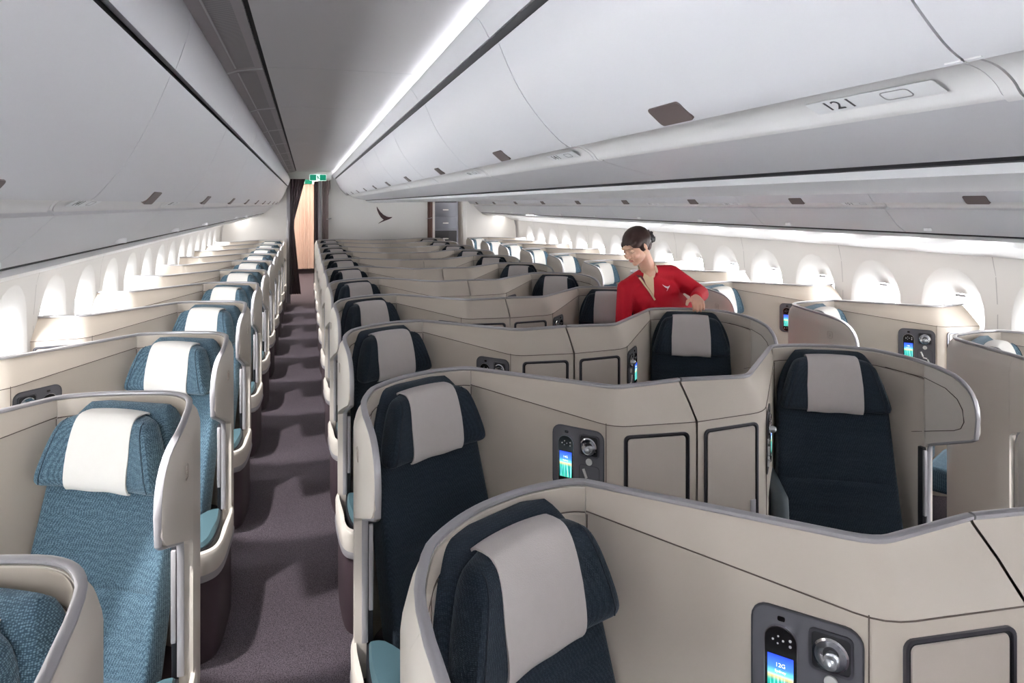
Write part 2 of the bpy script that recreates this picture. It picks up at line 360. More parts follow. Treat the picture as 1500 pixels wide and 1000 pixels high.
for key, (sg, D, RL, UN, FA, tk, where) in bin_defs.items():
    for i in range(len(BJ)-1):
        if key == 'sr' and i < 2: continue
        if key == 'cr' and i < 2: continue
        y0, y1 = BJ[i]+.002, BJ[i+1]-.002
        root = empty('overhead_bin', (CX+sg*(1.85 if key[0] == 's' else .5), (y0+y1)/2, 1.7))
        shown = i-1 if key in ('sl', 'cl') else i-3
        def part(nm, bm, m, sm=True):
            o = obj(nm, bm, m, root, sm, 40); o.data.transform(Matrix.Translation(-root.location)); return o
        b1 = bmesh.new(); sweep(b1, thick(D, tk), y0, y1, sg, True, True); part('bin_door', b1, M['bin'])
        b2 = bmesh.new(); sweep(b2, thick(RL, tk), y0+.02, y1-.02, sg, True, True); part('bin_rail', b2, M['bin_rail'])
        b3 = bmesh.new(); c0 = [(a*1.0+(.004 if key[0] == 's' else 0)*0, z) for a, z in RL]
        cenw = sum(a for a, z in RL)/len(RL); cenz = sum(z for a, z in RL)/len(RL)
        rr = [(cenw+(a-cenw)*1.1, cenz+(z-cenz)*1.12) for a, z in RL]
        sweep(b3, thick(rr, tk), y0, y0+.022, sg, True, True); part('rail_end_cap', b3, M['bin_rail']); b3 = bmesh.new(); sweep(b3, thick(rr, tk), y1-.022, y1, sg, True, True); part('rail_end_cap', b3, M['bin_rail'])
        b4 = bmesh.new(); sweep(b4, thick(UN, tk), y0, y1, sg, True, True); part('bin_underside', b4, M['bin'])
        b5 = bmesh.new(); sweep(b5, thick(FA, tk), y0, y1, sg, True, True); part('upper_fascia', b5, M['bin'])
        # latch at the foot of the door
        yl = (y0+y1)/2; L0 = D[-2]; L1 = D[-1]; dn = Vector((L1[0]-D[-5][0], 0, L1[1]-D[-5][1])).normalized()
        nrm = Vector((-dn.z, 0, dn.x)) if key[0] == 's' else Vector((dn.z, 0, -dn.x))
        base = Vector((D[-5][0]*.55+D[-4][0]*.45, 0, D[-5][1]*.55+D[-4][1]*.45)); dn = Vector((D[-4][0]-D[-6][0], 0, D[-4][1]-D[-6][1])).normalized()
        nrm = Vector((-dn.z, 0, dn.x)) if key[0] == 's' else Vector((dn.z, 0, -dn.x))
        def lf(u, v, d, base=base, dn=dn, nrm=nrm, yl=yl, sg=sg):
            p = base+dn*(-v)+nrm*d; return Vector((CX+sg*p.x, yl+u, p.z))
        sgn = 1 if (nrm.z < 0) else -1
        b6 = bmesh.new(); plate(b6, rrect(.125, .052, .010), lambda u, v, d: lf(u, v, d*sgn), -.012, .003, .001); part('bin_latch', b6, M['latch'])
        if (key, i-1) in BINTXT or (key, i) in BINTXT and False:
            yt = y1-.17 if sg > 0 or key == 'cl' else y0+.16
            yt = y0+.20
            mid = RL[len(RL)//2-2 if key[0] == 's' else 5]; nx = RL[len(RL)//2+1 if key[0] == 's' else 9]
            tn = Vector((nx[0]-mid[0], 0, nx[1]-mid[1])).normalized(); nn = Vector((-tn.z, 0, tn.x)); nn = nn if nn.z*1 > -9 else nn
            cen = Vector(((nx[0]+mid[0])/2, 0, (nx[1]+mid[1])/2))
            outw = 1 if key[0] == 's' else -1
            # outward = toward the aisle and a little down
            aisle = Vector((-1, 0, .3)) if key[0] == 's' else Vector((1, 0, -.3))
            if nn.dot(aisle) < 0: nn = -nn
            ysg = 1 if key in ('cl', 'sr') and False else 1
            fl = -1 if (key == 'cl' or key == 'sr') else 1
            def tf(u, v, d, cen=cen, tn=tn, nn=nn, yt=yt, sg=sg, fl=fl):
                p = cen+tn*(-v)*.8+nn*(d+.004); return Vector((CX+sg*p.x, yt+fl*u, p.z))
            b7 = bmesh.new(); plate(b7, rrect(.24, .04, .004), tf, 0, .0006); part('row_placard', b7, M['sticker'], False)
            b8 = text_bm(BINTXT[(key, i-1)], .040, lambda x, y, z: tf(x-.06, y, z+.0012)); part('row_number', b8, M['ink'], False)
            b9 = bmesh.new(); ring_plate(b9, rrect(.05, .026, .008), rrect(.046, .022, .007), lambda u, v, d: tf(u+.05, v, d+.001), 0, .0004); part('seat_pictogram', b9, M['pole'], False)
        nth = ORD[max(0, min(shown, 11))]
        lab = f'white overhead bin along the {where}, {nth} from the camera' if shown >= 0 else f'white overhead bin along the {where}, just beside the camera'
        tag(root, lab, 'overhead bin', 'overhead bins')
# dark seals behind the seams and under the bins, centre service panel, cornices
t_i = 50
def trim(bm, m, sm=True, ang=40):
    global t_i
    t_i += 1; return struct('trim_%d' % t_i, bm, m, sm, ang)
for sg, sd in ((-1, 'l'), (1, 'r')):
    b1 = bmesh.new(); sweep(b1, [(1.655, 2.06), (1.652, 2.01), (1.70, 2.0), (1.70, 2.07)], YA, YBACK, sg, True, True); trim(b1, M['gap'])
    b1 = bmesh.new(); sweep(b1, [(.775, 2.15), (.785, 2.20), (.73, 2.2), (.73, 2.15)], YA, YBACK, sg, True, True); trim(b1, M['gap'])
    b1 = bmesh.new(); sweep(b1, [(2.035, 1.555), (2.055, 1.53), (2.075, 1.528), (2.08, 1.57)], YA, YBACK, sg, True, True); trim(b1, M['gap'])
    b1 = bmesh.new(); sweep(b1, [(.235, 1.785), (.222, 1.77), (.208, 1.768), (.20, 1.785)], YA, YBACK, sg, True, True); trim(b1, M['gap'])
    # cornice: white lip, vent strip, glowing lip above the windows
    b1 = bmesh.new(); sweep(b1, thick([(2.075, 1.527), (2.14, 1.50), (2.22, 1.49)], .02), YA, YBACK, sg, True, True); trim(b1, M['bin_rail'])
    b1 = bmesh.new(); sweep(b1, [(2.23, 1.489), (2.35, 1.478)], YA, YBACK, sg, False); trim(b1, M['grille'])
    b1 = bmesh.new(); sweep(b1, smoothp([(2.36, 1.479), (2.45, 1.467), (2.52, 1.457)]), YA, YBACK, sg, False); trim(b1, M['glow'])
    b1 = bmesh.new(); sweep(b1, [(2.525, 1.456), (2.60, 1.43), (2.68, 1.39), (2.735, 1.375)], YA, YBACK, sg, False); trim(b1, M['bin_rail'])
    b1 = bmesh.new(); sweep(b1, [(2.22, 1.50), (2.36, 1.49), (2.60, 1.45), (2.90, 1.42), (2.9, 1.38), (3.2, 1.3), (3.2, 2.5), (1.7, 2.5), (1.7, 2.0), (2.1, 1.6)], YA, YBACK, sg, False); trim(b1, M['bin'])
b1 = bmesh.new(); sweep(b1, thick(smoothp([(-.205, 1.770), (-.12, 1.752), (0, 1.746), (.12, 1.752), (.205, 1.770)]), .02), YA, YBACK, 1, True, True); trim(b1, mat('service_panel_white', (228, 228, 230), .55))
# ceiling panels over the two aisles, section by section
cb = bmesh.new(); vb = bmesh.new(); jb = bmesh.new(); kb = bmesh.new(); gb = bmesh.new()
CE = smoothp([(1.478, 2.297), (1.3, 2.303), (1.1, 2.303), (.96, 2.303), (.85, 2.303), (.76, 2.30)])
CV = [(1.495, 2.293), (1.52, 2.290), (1.60, 2.277), (1.66, 2.255), (1.74, 2.23)]
for sg in (-1, 1):
    for y0, y1 in zip(BJ[:-1], BJ[1:]):
        sweep(cb, thick(CE, .01), y0+.002, y1-.002, sg, True, True)
        sweep(vb, thick(CV, -.01), y0+.002, y1-.002, sg, True, True)
        sweep(jb, [(a, z-.001) for a, z in CE], y0-.004, y0+.004, sg, False)
        sweep(jb, [(a, z-.001) for a, z in CV], y0-.006, y0+.03, sg, False)
        sweep(gb, [(1.525, 2.287), (1.595, 2.275)], y0+.05, y1-.05, sg, False)
        sweep(jb, [(1.597, 2.2745), (1.603, 2.273)], y0+.05, y1-.05, sg, False)
        for q in range(16):
            yy = y0+1.27*q/16
            sweep(kb, [(1.479, 2.2955), (1.494, 2.2925)], yy, yy+.006, sg, False)
    sweep(kb, [(1.478, 2.31), (1.495, 2.305)], YA, YBACK, sg, False)
lb = {}
for sg in (-1, 1):
    for q, (y0, y1) in enumerate(zip(BJ[:-1], BJ[1:])):
        b1 = bmesh.new(); sweep(b1, thick([(.812, 2.252), (.775, 2.252)], .006), y0+.01, y1-.01, sg, True, True)
        tag(obj('cove_light', b1, M['cove'], None, False), 'slim white cove light strip where ceiling meets the centre bins', 'light', 'ceiling cove lights')
o = struct('ceiling', cb, M['ceil']); trim(vb, M['ceil_grey']); trim(jb, M['joint']); trim(gb, M['grille'], False)
trim(kb, M['gap'], False)
b1 = bmesh.new(); add_box(b1, CX-3.2, CX+3.2, YA, YBACK, 2.45, 2.5); trim(b1, M['ceil'], False)

# ------------------------------------------------------------------ end bulkheads, doorways, vestibule
def bbox(nm, x0, x1, y0, y1, z0, z1, m, bev=0):
    bm = bmesh.new(); add_box(bm, x0, x1, y0, y1, z0, z1, bev); return struct(nm, bm, m)
bbox('wall_back_centre', .27, 2.40, YBACK, YBACK+.05, FZ, 2.45, M['bulk'])
bbox('wall_back_left', -1.6, -.335, YBACK, YBACK+.05, FZ, 2.45, M['bulk'])
bbox('wall_back_right', 3.05, 4.3, YBACK, YBACK+.05, FZ, 2.45, M['bulk'])
bbox('trim_101', -.34, -.27, YBACK-.05, YBACK+.10, FZ, 2.16, M['pole'], .01)
bbox('trim_102', .22, .28, YBACK-.05, YBACK+.10, FZ, 2.16, M['pole'], .01)
bbox('trim_103', 2.34, 2.42, YBACK-.05, YBACK+.10, FZ, 2.16, M['bulk'], .01)
bbox('trim_104', 2.98, 3.06, YBACK-.05, YBACK+.10, FZ, 2.16, M['bulk'], .01)
bbox('trim_105', -.40, .46, YBACK-.27, YBACK+.10, 2.16, 2.45, M['bulk'], .02)
bbox('trim_106', 2.30, 3.10, YBACK-.04, YBACK+.10, 2.10, 2.45, M['bulk'], .02)
for i_, (xa_, xb_) in enumerate(((-1.6, -.30), (.10, 2.53), (2.93, 4.3))): bbox('wall_front_%d' % (i_+1), xa_, xb_, YA-.05, YA, FZ, 2.45, M['bulk'])  # unseen wall; gaps put in to let outside light into the cabin
bbox('wall_front_light_stop', -1.6, 4.3, YA-.06, YA-.01, FZ, 1.85, M['bulk'])  # unseen, added to close the gaps down to high light slots
# vestibule behind
bbox('wall_vestibule_left', -.95, -.90, YBACK+.1, 20.5, FZ, 2.3, M['bulk'])
bbox('wall_vestibule_right', .55, .60, YBACK+.1, 20.5, FZ, 2.3, M['bulk'])
bbox('wall_vestibule_back', -.95, 3.6, 20.5, 20.55, FZ, 2.3, M['bulk'])
bbox('ceiling_vestibule', -.95, 3.6, YBACK+.1, 20.5, 2.25, 2.3, M['ceil'])
bbox('wall_vestibule_outer', 3.55, 3.60, YBACK+.1, 20.5, FZ, 2.3, M['bulk'])
def strip_light(y0, y1, x0, x1, z):
    bm = bmesh.new(); add_box(bm, x0, x1, y0, y1, z, z+.015, .004, 1)
    tag(obj('ceiling_light', bm, M['vlight']), 'bright ceiling light of the vestibule beyond the left doorway' if x0 < 1 else 'ceiling light of the galley beyond the right doorway', 'light')
M['vlight'] = emis('vestibule_light', (255, 242, 230), 5)
strip_light(14.2, 18.4, -.45, .2, 2.225); strip_light(13.9, 15.2, 2.5, 2.9, 2.225)

def curtain(nm, pts_fn, z0, z1, m, label, folds=9, amp=.03, wid=.2, nz=14, axis='x', grp=None):
    """hanging cloth; pts_fn(z)->(x_left, x_right, y)"""
    bm = bmesh.new(); rows = []; nn = folds*8
    for i in range(nz+1):
        z = z0+(z1-z0)*i/nz; xl, xr, y = pts_fn(z)
        rows.append([Vector((xl+(xr-xl)*k/nn, y+amp*math.sin(2*math.pi*folds*k/nn)*(.6+.4*math.sin(3.1*k/nn*folds*.37+1)), z)) for k in range(nn+1)])
    vs = grid(bm, rows)
    bmesh.ops.solidify(bm, geom=bm.faces[:], thickness=.004)
    return tag(obj(nm, bm, m, None, True, 80), label, 'curtain', grp)
# dark tied-back curtain on the left post of the doorway
gr0 = FZ
def dk(z):
    if z > 1.35: t = (z-1.35)/.75; return (-.275, -.215+.19*t, YBACK-.22)
    t = (1.35-z)/1.3; return (-.285, -.215+.13*t, YBACK-.22)
curtain('doorway_curtain', dk, .06, 2.165, M['curt_dark'], 'dark plum curtain gathered at the left post of the left doorway', 5, .025)
curtain('doorway_curtain', lambda z: (.14, .22, YBACK-.20), .03, 2.12, M['curt_dark_b'] if 'curt_dark_b' in M else M['curt_dark'], 'dark narrow curtain edge hanging on the right side of the left doorway', 2, .02)
curtain('doorway_curtain', lambda z: (.29, .43 if z > 1.9 else .40, YBACK-.16), .12, 2.14, mat('taupe_curtain', (128, 112, 112), .9), 'taupe curtain folded open against the bulkhead right of the left doorway', 4, .018)
curtain('doorway_curtain', lambda z: (2.26, 2.36, YBACK-.12), .06, 1.95, mat('brown_curtain', (112, 84, 76), .9), 'brown curtain folded open beside the right doorway', 3, .018)
curtain('vestibule_curtain', lambda z: (-.60, .40, 18.6), .02, 2.25, M['curt_beige'], 'beige pleated curtain hanging across the far end of the passage', 10, .03)
# curtain tie-backs
for x_, lb in ((.40, 'small metal curtain hook on the bulkhead right of the left doorway'), (2.28, 'small metal curtain hook on the bulkhead left of the right doorway')):
    bm = bmesh.new(); tube(bm, [(x_-.03, YBACK-.03, 1.42), (x_-.03, YBACK-.19, 1.42), (x_, YBACK-.21, 1.425), (x_+.05, YBACK-.20, 1.44)], .009, 8)
    tag(obj('curtain_hook', bm, M['chrome']), lb, 'hook')
# exit signs
M['sign_dull'] = mat('sign_dull_green', (30, 80, 70), .5)
def exit_sign(x, y, z, wd, ht, label, arm=True, rim='sign_white'):
    root = empty('exit_sign', (x, y, z))
    f = lambda u, v, d: Vector((u, -d, v))
    b1 = bmesh.new(); plate(b1, rrect(wd, ht, .018), f, -.02, .012, .002); obj('sign_body', b1, M[rim], root)
    b2 = bmesh.new(); plate(b2, rrect(wd-.014, ht-.014, .014), f, .012, .0135); obj('sign_face', b2, M['sign_green'], root)
    b3 = bmesh.new(); plate(b3, rrect(.062, ht-.02, .002), f, .0136, .0142); obj('doorway_mark', b3, M['sign_white'], root)
    b4 = bmesh.new(); s_ = (ht-.02)/.09
    lathe(b4, [(0, 0), (.008, 0), (.008, .001), (0, .001)], (0, 0, 0), 12)
    bmesh.ops.rotate(b4, cent=(0, 0, 0), matrix=Matrix.Rotation(R(90), 3, 'X'), verts=b4.verts); bmesh.ops.translate(b4, vec=(-.012, -.0145, .03), verts=b4.verts)
    for pts, r_ in (([(-.01, .022), (.004, -.006)], .008), ([(.004, -.006), (-.008, -.02), (-.014, -.036)], .005), ([(.004, -.006), (.018, -.018), (.028, -.016)], .005), ([(-.008, .018), (.014, .010), (.022, .018)], .0035), ([(-.008, .016), (-.022, .006)], .0035)):
        tube(b4, [(a, -.0145, c_*s_) for a, c_ in pts], r_, 6, True, Vector((0, 1, 0)), .001)
    obj('running_figure', b4, M['sign_green_dark'], root)
    if arm:
        b5 = bmesh.new(); add_box(b5, -.06, .06, -.01, .02, ht/2, 2.28-z, .004); obj('hanger', b5, M['bulk'], root)
    tag(root, label, 'exit sign'); return root
M['sign_green_dark'] = emis('sign_figure_green', (10, 90, 72), .3)
exit_sign(.205, 12.55, 2.17, .29, .115, 'green running figure exit sign hanging from the ceiling above the left doorway')
exit_sign(-.05, 13.9, 2.15, .34, .12, 'dark green exit sign deeper inside the passage, behind the hanging sign', True, 'sign_dull')
bm = bmesh.new(); plate(bm, rrect(.11, .075, .006), lambda u, v, d: Vector((-.56+u, YBACK-.004-d, 1.80+v)), 0, .006, .001)
tag(obj('wall_placard', bm, mat('mint_placard', (205, 232, 214), .5, emit=(200, 240, 215), estr=.2)), 'small pale green placard on the bulkhead left of the left doorway', 'sign')
# brushwing emblem on the centre bulkhead
def logo_outline(s=1):
    up = [(.0, .30), (.03, .25), (.075, .185), (.14, .12), (.215, .075), (.27, .06), (.33, .062), (.345, .066)]
    lo = [(.33, .045), (.29, .022), (.245, .002), (.18, -.02), (.12, -.045), (.06, -.072), (.035, -.085), (.035, -.08), (.07, -.05), (.12, -.02), (.155, .005), (.13, .02), (.09, .06), (.045, .13), (.015, .20), (.0, .26)]
    return [(x*s, y*s) for x, y in up+lo]
lg = bmesh.new(); pts = logo_outline(.86)
fr = [lg.verts.new((1.30+x, YBACK-.012, 1.40+y)) for x, y in pts]; bk = [lg.verts.new((1.30+x, YBACK-.001, 1.40+y)) for x, y in pts]
lg.faces.new(fr)
for i in range(len(pts)): lg.faces.new((fr[i], fr[(i+1) % len(pts)], bk[(i+1) % len(pts)], bk[i]))
tag(obj('wall_emblem', lg, M['logo'], None, False), 'dark maroon brushstroke wing emblem mounted on the centre bulkhead', 'emblem')
# galley cabinet seen through the right doorway
gr_ = empty('galley_cabinet', (2.78, 14.3, FZ))
b1 = bmesh.new(); add_box(b1, -.26, .34, 0, .5, 0, 2.2, .01); obj('cabinet_body', b1, M['galley'], gr_)
for (z0, z1, mm_) in ((1.86, 2.05, 'dark'), (1.56, 1.84, 'galley'), (1.30, 1.54, 'galley'), (.92, 1.26, 'dark'), (.5, .88, 'galley')):
    b1 = bmesh.new(); add_box(b1, -.22, .30, -.02, .0, z0, z1, .006); d_ = obj('cabinet_door', b1, M[mm_], gr_)
    b2 = bmesh.new(); add_box(b2, .0, .12, -.032, -.02, (z0+z1)/2-.012, (z0+z1)/2+.012, .003); obj('door_plate', b2, M['button'], d_)
tag(gr_, 'grey steel galley cabinet seen through the right doorway', 'cabinet')
# grey end post of side wall panels
for sg in (-1, 1):
    b1 = bmesh.new()
    sweep(b1, [(wall_w(z)-.02, z) for z in (1.40, 1.25, 1.06, .8)], YBACK-.16, YBACK-.08, sg, False); trim(b1, M['pole'])

# ================================================================== SEAT POD
CR = [(.026, -.66), (.015, -.55), (.008, -.46), (.008, -.38), (.022, -.29), (.055, -.20), (.115, -.125), (.18, -.07), (.25, -.032), (.32, -.008), (.39, .003), (.455, .002)]
NT = Vector((0, 0, 1))
def tip_path(w_, back=True):
    """console rail: from the corner to the rounded tip and on to the centre line / wall"""
    a = Vector((.45, -.010, 0)); c_ = Vector((.875, -.43, 0)); e_ = Vector((w_, -.40-.0*(w_), 0))
    out = [a+(c_-a)*t for t in (0, .3, .6, .85)]
    for t in (0, .25, .5, .75, 1):
        p = c_+(a-c_)*.09; q = c_+(e_-c_)*.14 if w_ > .9 else e_
        out.append(p*(1-t)**2+c_*2*t*(1-t)+q*t*t)
    out.append(e_); return [Vector((p.x, p.y, 0)) for p in out]
def seam_path(w_):
    a = Vector((.446, -.024, .995)); c_ = Vector((.84, -.485, .935)); e_ = Vector((w_, -.515, .935))
    out = [a+(c_-a)*t for t in (0, .3, .6, .85)]
    for t in (0, .25, .5, .75, 1):
        p = c_+(a-c_)*.09; q = c_+(e_-c_)*.2
        out.append(p*(1-t)**2+c_*2*t*(1-t)+q*t*t)
    out.append(e_); return out
def ztop(v):
    T = [(-.66, .89), (-.656, .925), (-.648, .952), (-.635, .976), (-.615, .998), (-.585, 1.018), (-.55, 1.031), (-.48, 1.043), (-.40, 1.050), (-.28, 1.056), (-.2, 1.06)]
    if v >= -.2: return 1.06
    for (a, za), (b_, zb_) in zip(T, T[1:]):
        if a <= v <= b_: return za+(zb_-za)*(v-a)/(b_-a)
    return T[0][1]
def zbot(v):
    T = [(-.66, .835), (-.652, .812), (-.635, .80), (-.58, .778), (-.50, .745), (-.43, .715), (-.42, .70)]
    if v > -.42: return .17
    for (a, za), (b_, zb_) in zip(T, T[1:]):
        if a <= v <= b_: return za+(zb_-za)*(v-a)/(b_-a)
    return T[0][1]
# dense stations along the outer wall
def xs_at(v):
    for (x0, v0), (x1, v1) in zip(CR[:5], CR[1:6]):
        if v0 <= v <= v1: return x0+(x1-x0)*(v-v0)/(v1-v0)
WINGV = [-.66, -.656, -.648, -.635, -.615, -.585, -.55, -.50, -.46, -.43, -.42]
wing = [Vector((xs_at(v), v, 0)) for v in WINGV]
def plan(kind):
    pts = [(.022, -.29), (.055, -.20), (.115, -.125), (.18, -.07), (.25, -.032), (.32, -.008), (.39, .002), (.425, .0), (.45, -.010)] if kind == 'centre' else \
          [(.012, -.27), (.024, -.17), (.058, -.095), (.11, -.05), (.18, -.026), (.25, -.010), (.33, .002), (.39, .003), (.425, .0), (.45, -.010)]
    return [Vector((xs_at(-.42), -.4195, 0)), Vector((xs_at(-.38), -.38, 0)), Vector((.013 if kind == 'centre' else .010, -.33, 0))] + [Vector(p) for p in catmull([(a, b_, 0) for a, b_ in pts], 3)]
body_c = plan('centre')
def out_normals(path):
    N = []
    for i, p in enumerate(path):
        t = (path[min(i+1, len(path)-1)]-path[max(i-1, 0)]).normalized(); N.append(Vector((-t.y, t.x, 0)))
    return N
def wall_section(bm, path, zt, zb, ti=.008, to=.032, bev=.055, capends=True, tos=None):
    N = out_normals(path); rows = []
    for i_, (p, nrm, a, b_) in enumerate(zip(path, N, zt, zb)):
        if tos: to = tos[i_]
        bz = min(bev, (a-b_)*.4)
        rows.append([p-nrm*ti+NT*b_, p-nrm*ti+NT*(a-.012), p+nrm*ti*.9+NT*(a-.012), p+nrm*(to*.75)+NT*(a-.012-bz*.45), p+nrm*to+NT*(a-.012-bz), p+nrm*to+NT*b_])
    vs = grid(bm, rows, close_v=True)
    if capends: bm.faces.new(vs[0]); bm.faces.new(vs[-1][::-1])
def pod_rail_path(w_):
    L = [Vector((xs_at(-.42), -.428, .32)), Vector((xs_at(-.42), -.428, .5)), Vector((xs_at(-.42), -.43, .68))]
    L += [Vector((xs_at(v), v, zbot(v)-.004)) for v in (-.44, -.50, -.58, -.635, -.652)]
    L += [Vector((xs_at(v), v, ztop(v)-.004)) for v in WINGV[:9]]
    L += [p+NT*(ztop(p.y)-.004) for p in body_c[1:]]
    L += [p+NT*1.056 for p in tip_path(w_)]
    return L
def rail_mesh(bm, pts, hw=.0095, hh=.0065):
    """rounded flat bar following the rim; stays wide across the wall, proud along the rim"""
    rings = []; n_ = len(pts)
    # horizontal across-the-wall direction
    for i, p in enumerate(pts):
        t = (pts[min(i+1, n_-1)]-pts[max(i-1, 0)]).normalized()
        th = Vector((t.x, t.y, 0))
        if th.length < .35: th = Vector((0, 1, 0))
        s = Vector((-th.y, th.x, 0)).normalized()
        if p.y < -.25 and p.x < .2: s = Vector((-1, 0, 0))
        u = s.cross(t).normalized()
        ring = []
        for a, b_ in ((-1, -.6), (-1, .3), (-.6, 1), (.6, 1), (1, .3), (1, -.6), (.5, -1), (-.5, -1)):
            ring.append(p+s*hw*a-u*hh*b_*(-1))
        rings.append(ring)
    vs = grid(bm, rings, close_v=True); bm.faces.new(vs[0]); bm.faces.new(vs[-1][::-1])

TH = R(28)
SO = Vector((.212, -.085, 0))      # seat frame origin: behind the headrest at shell
def S(a, b_, z):
    """seat frame: a across (+ towards the console), b forward, z up"""
    return Vector((SO.x+a*math.cos(TH)+b_*math.sin(TH), SO.y+a*math.sin(TH)-b_*math.cos(TH), z))
def back_lean(z): return .0+(1.04-z)*.25
def backrest_bm():
    bm = bmesh.new(); nz, na = 52, 22; z0, z1 = .27, 1.042
    def W(z):
        t = max(0, (z-.84)/(z1-.84)); return .228-.085*t**2.0+.02*(1-min(1, max(0, (z-.3)/.5)))
    rows = []
    for i in range(nz+1):
        z = z0+(z1-z0)*i/nz; wd = W(z); row = []
        topr = max(0, (z-(z1-.05))/.05); th = .045*math.sqrt(max(.02, 1-topr**2*.96))
        groove = 0
        for zg in (.40, .52, .62, .72): groove += .006*math.exp(-((z-zg)/.006)**2)
        N_ = 40
        for k in range(N_):
            an = 2*math.pi*k/N_; c_, s_ = math.cos(an), math.sin(an)
            a = wd*math.copysign(abs(c_)**.28, c_); d = th*math.copysign(abs(s_)**.45, s_)
            wingy = .018*(abs(a)/.23)**4
            b_ = back_lean(z)+d+(wingy if s_ > 0 else 0)-(groove if s_ > .5 and abs(a) < wd*.93 else 0)
            q_ = S(a, b_, z); q_.x = max(q_.x, .032); q_.y = min(q_.y, -.035); row.append(q_)
        rows.append(row)
    vs = grid(bm, rows, close_v=True); bm.faces.new(vs[0]); bm.faces.new(vs[-1][::-1])
    return bm
HZ = .918
def head_w(z):
    """half width of the headrest at height z: wide low corners, narrow top"""
    t = (z-(HZ-.112))/.224; t = min(1, max(0, t))
    return .226-.072*t**1.25
def head_pt(a, ang, off=0):
    """headrest surface: a = -1..1 across, ang around (0 = front, 90 = top) -> b, z"""
    t = abs(a); e_ = max(0, (t-.86)/.14)
    sh = math.sqrt(max(0.03, 1-e_**2*.97))
    hz = (.112-.012*t**2.5)*(.80+.20*sh)+off; tb = .047*(.35+.65*sh)+off
    bc = .088+.034*t**2.2
    c_, s_ = math.cos(ang), math.sin(ang)
    z = HZ-.006*t**2+hz*math.copysign(abs(s_)**.62, s_); b_ = bc+tb*math.copysign(abs(c_)**.55, c_)
    return b_+(HZ-z)*.20, z
def head_bm():
    bm = bmesh.new(); rows = []; na, N_ = 44, 32
    for i in range(na+1):
        u = -1+2*i/na; row = []
        for k in range(N_):
            b_, z = head_pt(u, 2*math.pi*k/N_); q_ = S(u*head_w(z), b_, z); q_.x = max(q_.x, .03); row.append(q_)
        rows.append(row)
    vs = grid(bm, rows, close_v=True); bm.faces.new(vs[0]); bm.faces.new(vs[-1][::-1])
    return bm
def cover_bm():
    bm = bmesh.new(); rows_o, rows_i = [], []
    A = [-.112+.224*i/12 for i in range(13)]; ANG = [R(150-10*k) for k in range(24)]   # back of the top, over, down the front
    def pt(a, an, off):
        b_, z = head_pt(a/.226, an, off)
        if math.degrees(an) < -62: z -= .003+.0015*math.sin(a*50)
        return S(a*(1-.08*max(0, (z-HZ)/.112)), b_, z)
    ro = [[pt(a, an, .0055) for an in ANG] for a in A]; ri = [[pt(a, an, .001) for an in ANG] for a in A]
    t = bmesh.new(); g1 = grid(t, ro); g2 = grid(t, ri)
    for r_ in (0, -1):
        for j in range(len(ANG)-1): t.faces.new((g1[r_][j], g1[r_][j+1], g2[r_][j+1], g2[r_][j]))
    for j in (0, -1):
        for i in range(len(A)-1): t.faces.new((g1[i][j], g1[i+1][j], g2[i+1][j], g2[i][j]))
    return t
def soft_box(x0, x1, y0, y1, z0, z1, r, seg=4, f=None):
    bm = bmesh.new(); add_box(bm, x0, x1, y0, y1, z0, z1, r, seg)
    if f:
        for v in bm.verts: v.co = f(*v.co)
    return bm
P0 = Vector((.446, -.024, 0)); P1 = Vector((.84, -.485, 0)); SD = (P1-P0).normalized(); SN = Vector((-SD.y, SD.x, 0))*-1
if SN.dot(Vector((-1, -1, 0))) < 0: SN = -SN
def SW(t, z, d=0):
    """side wall of the console: t metres along from the corner, d off the wall towards the seat"""
    return P0+SD*t+SN*d+NT*z
TWL = (P1-P0).length
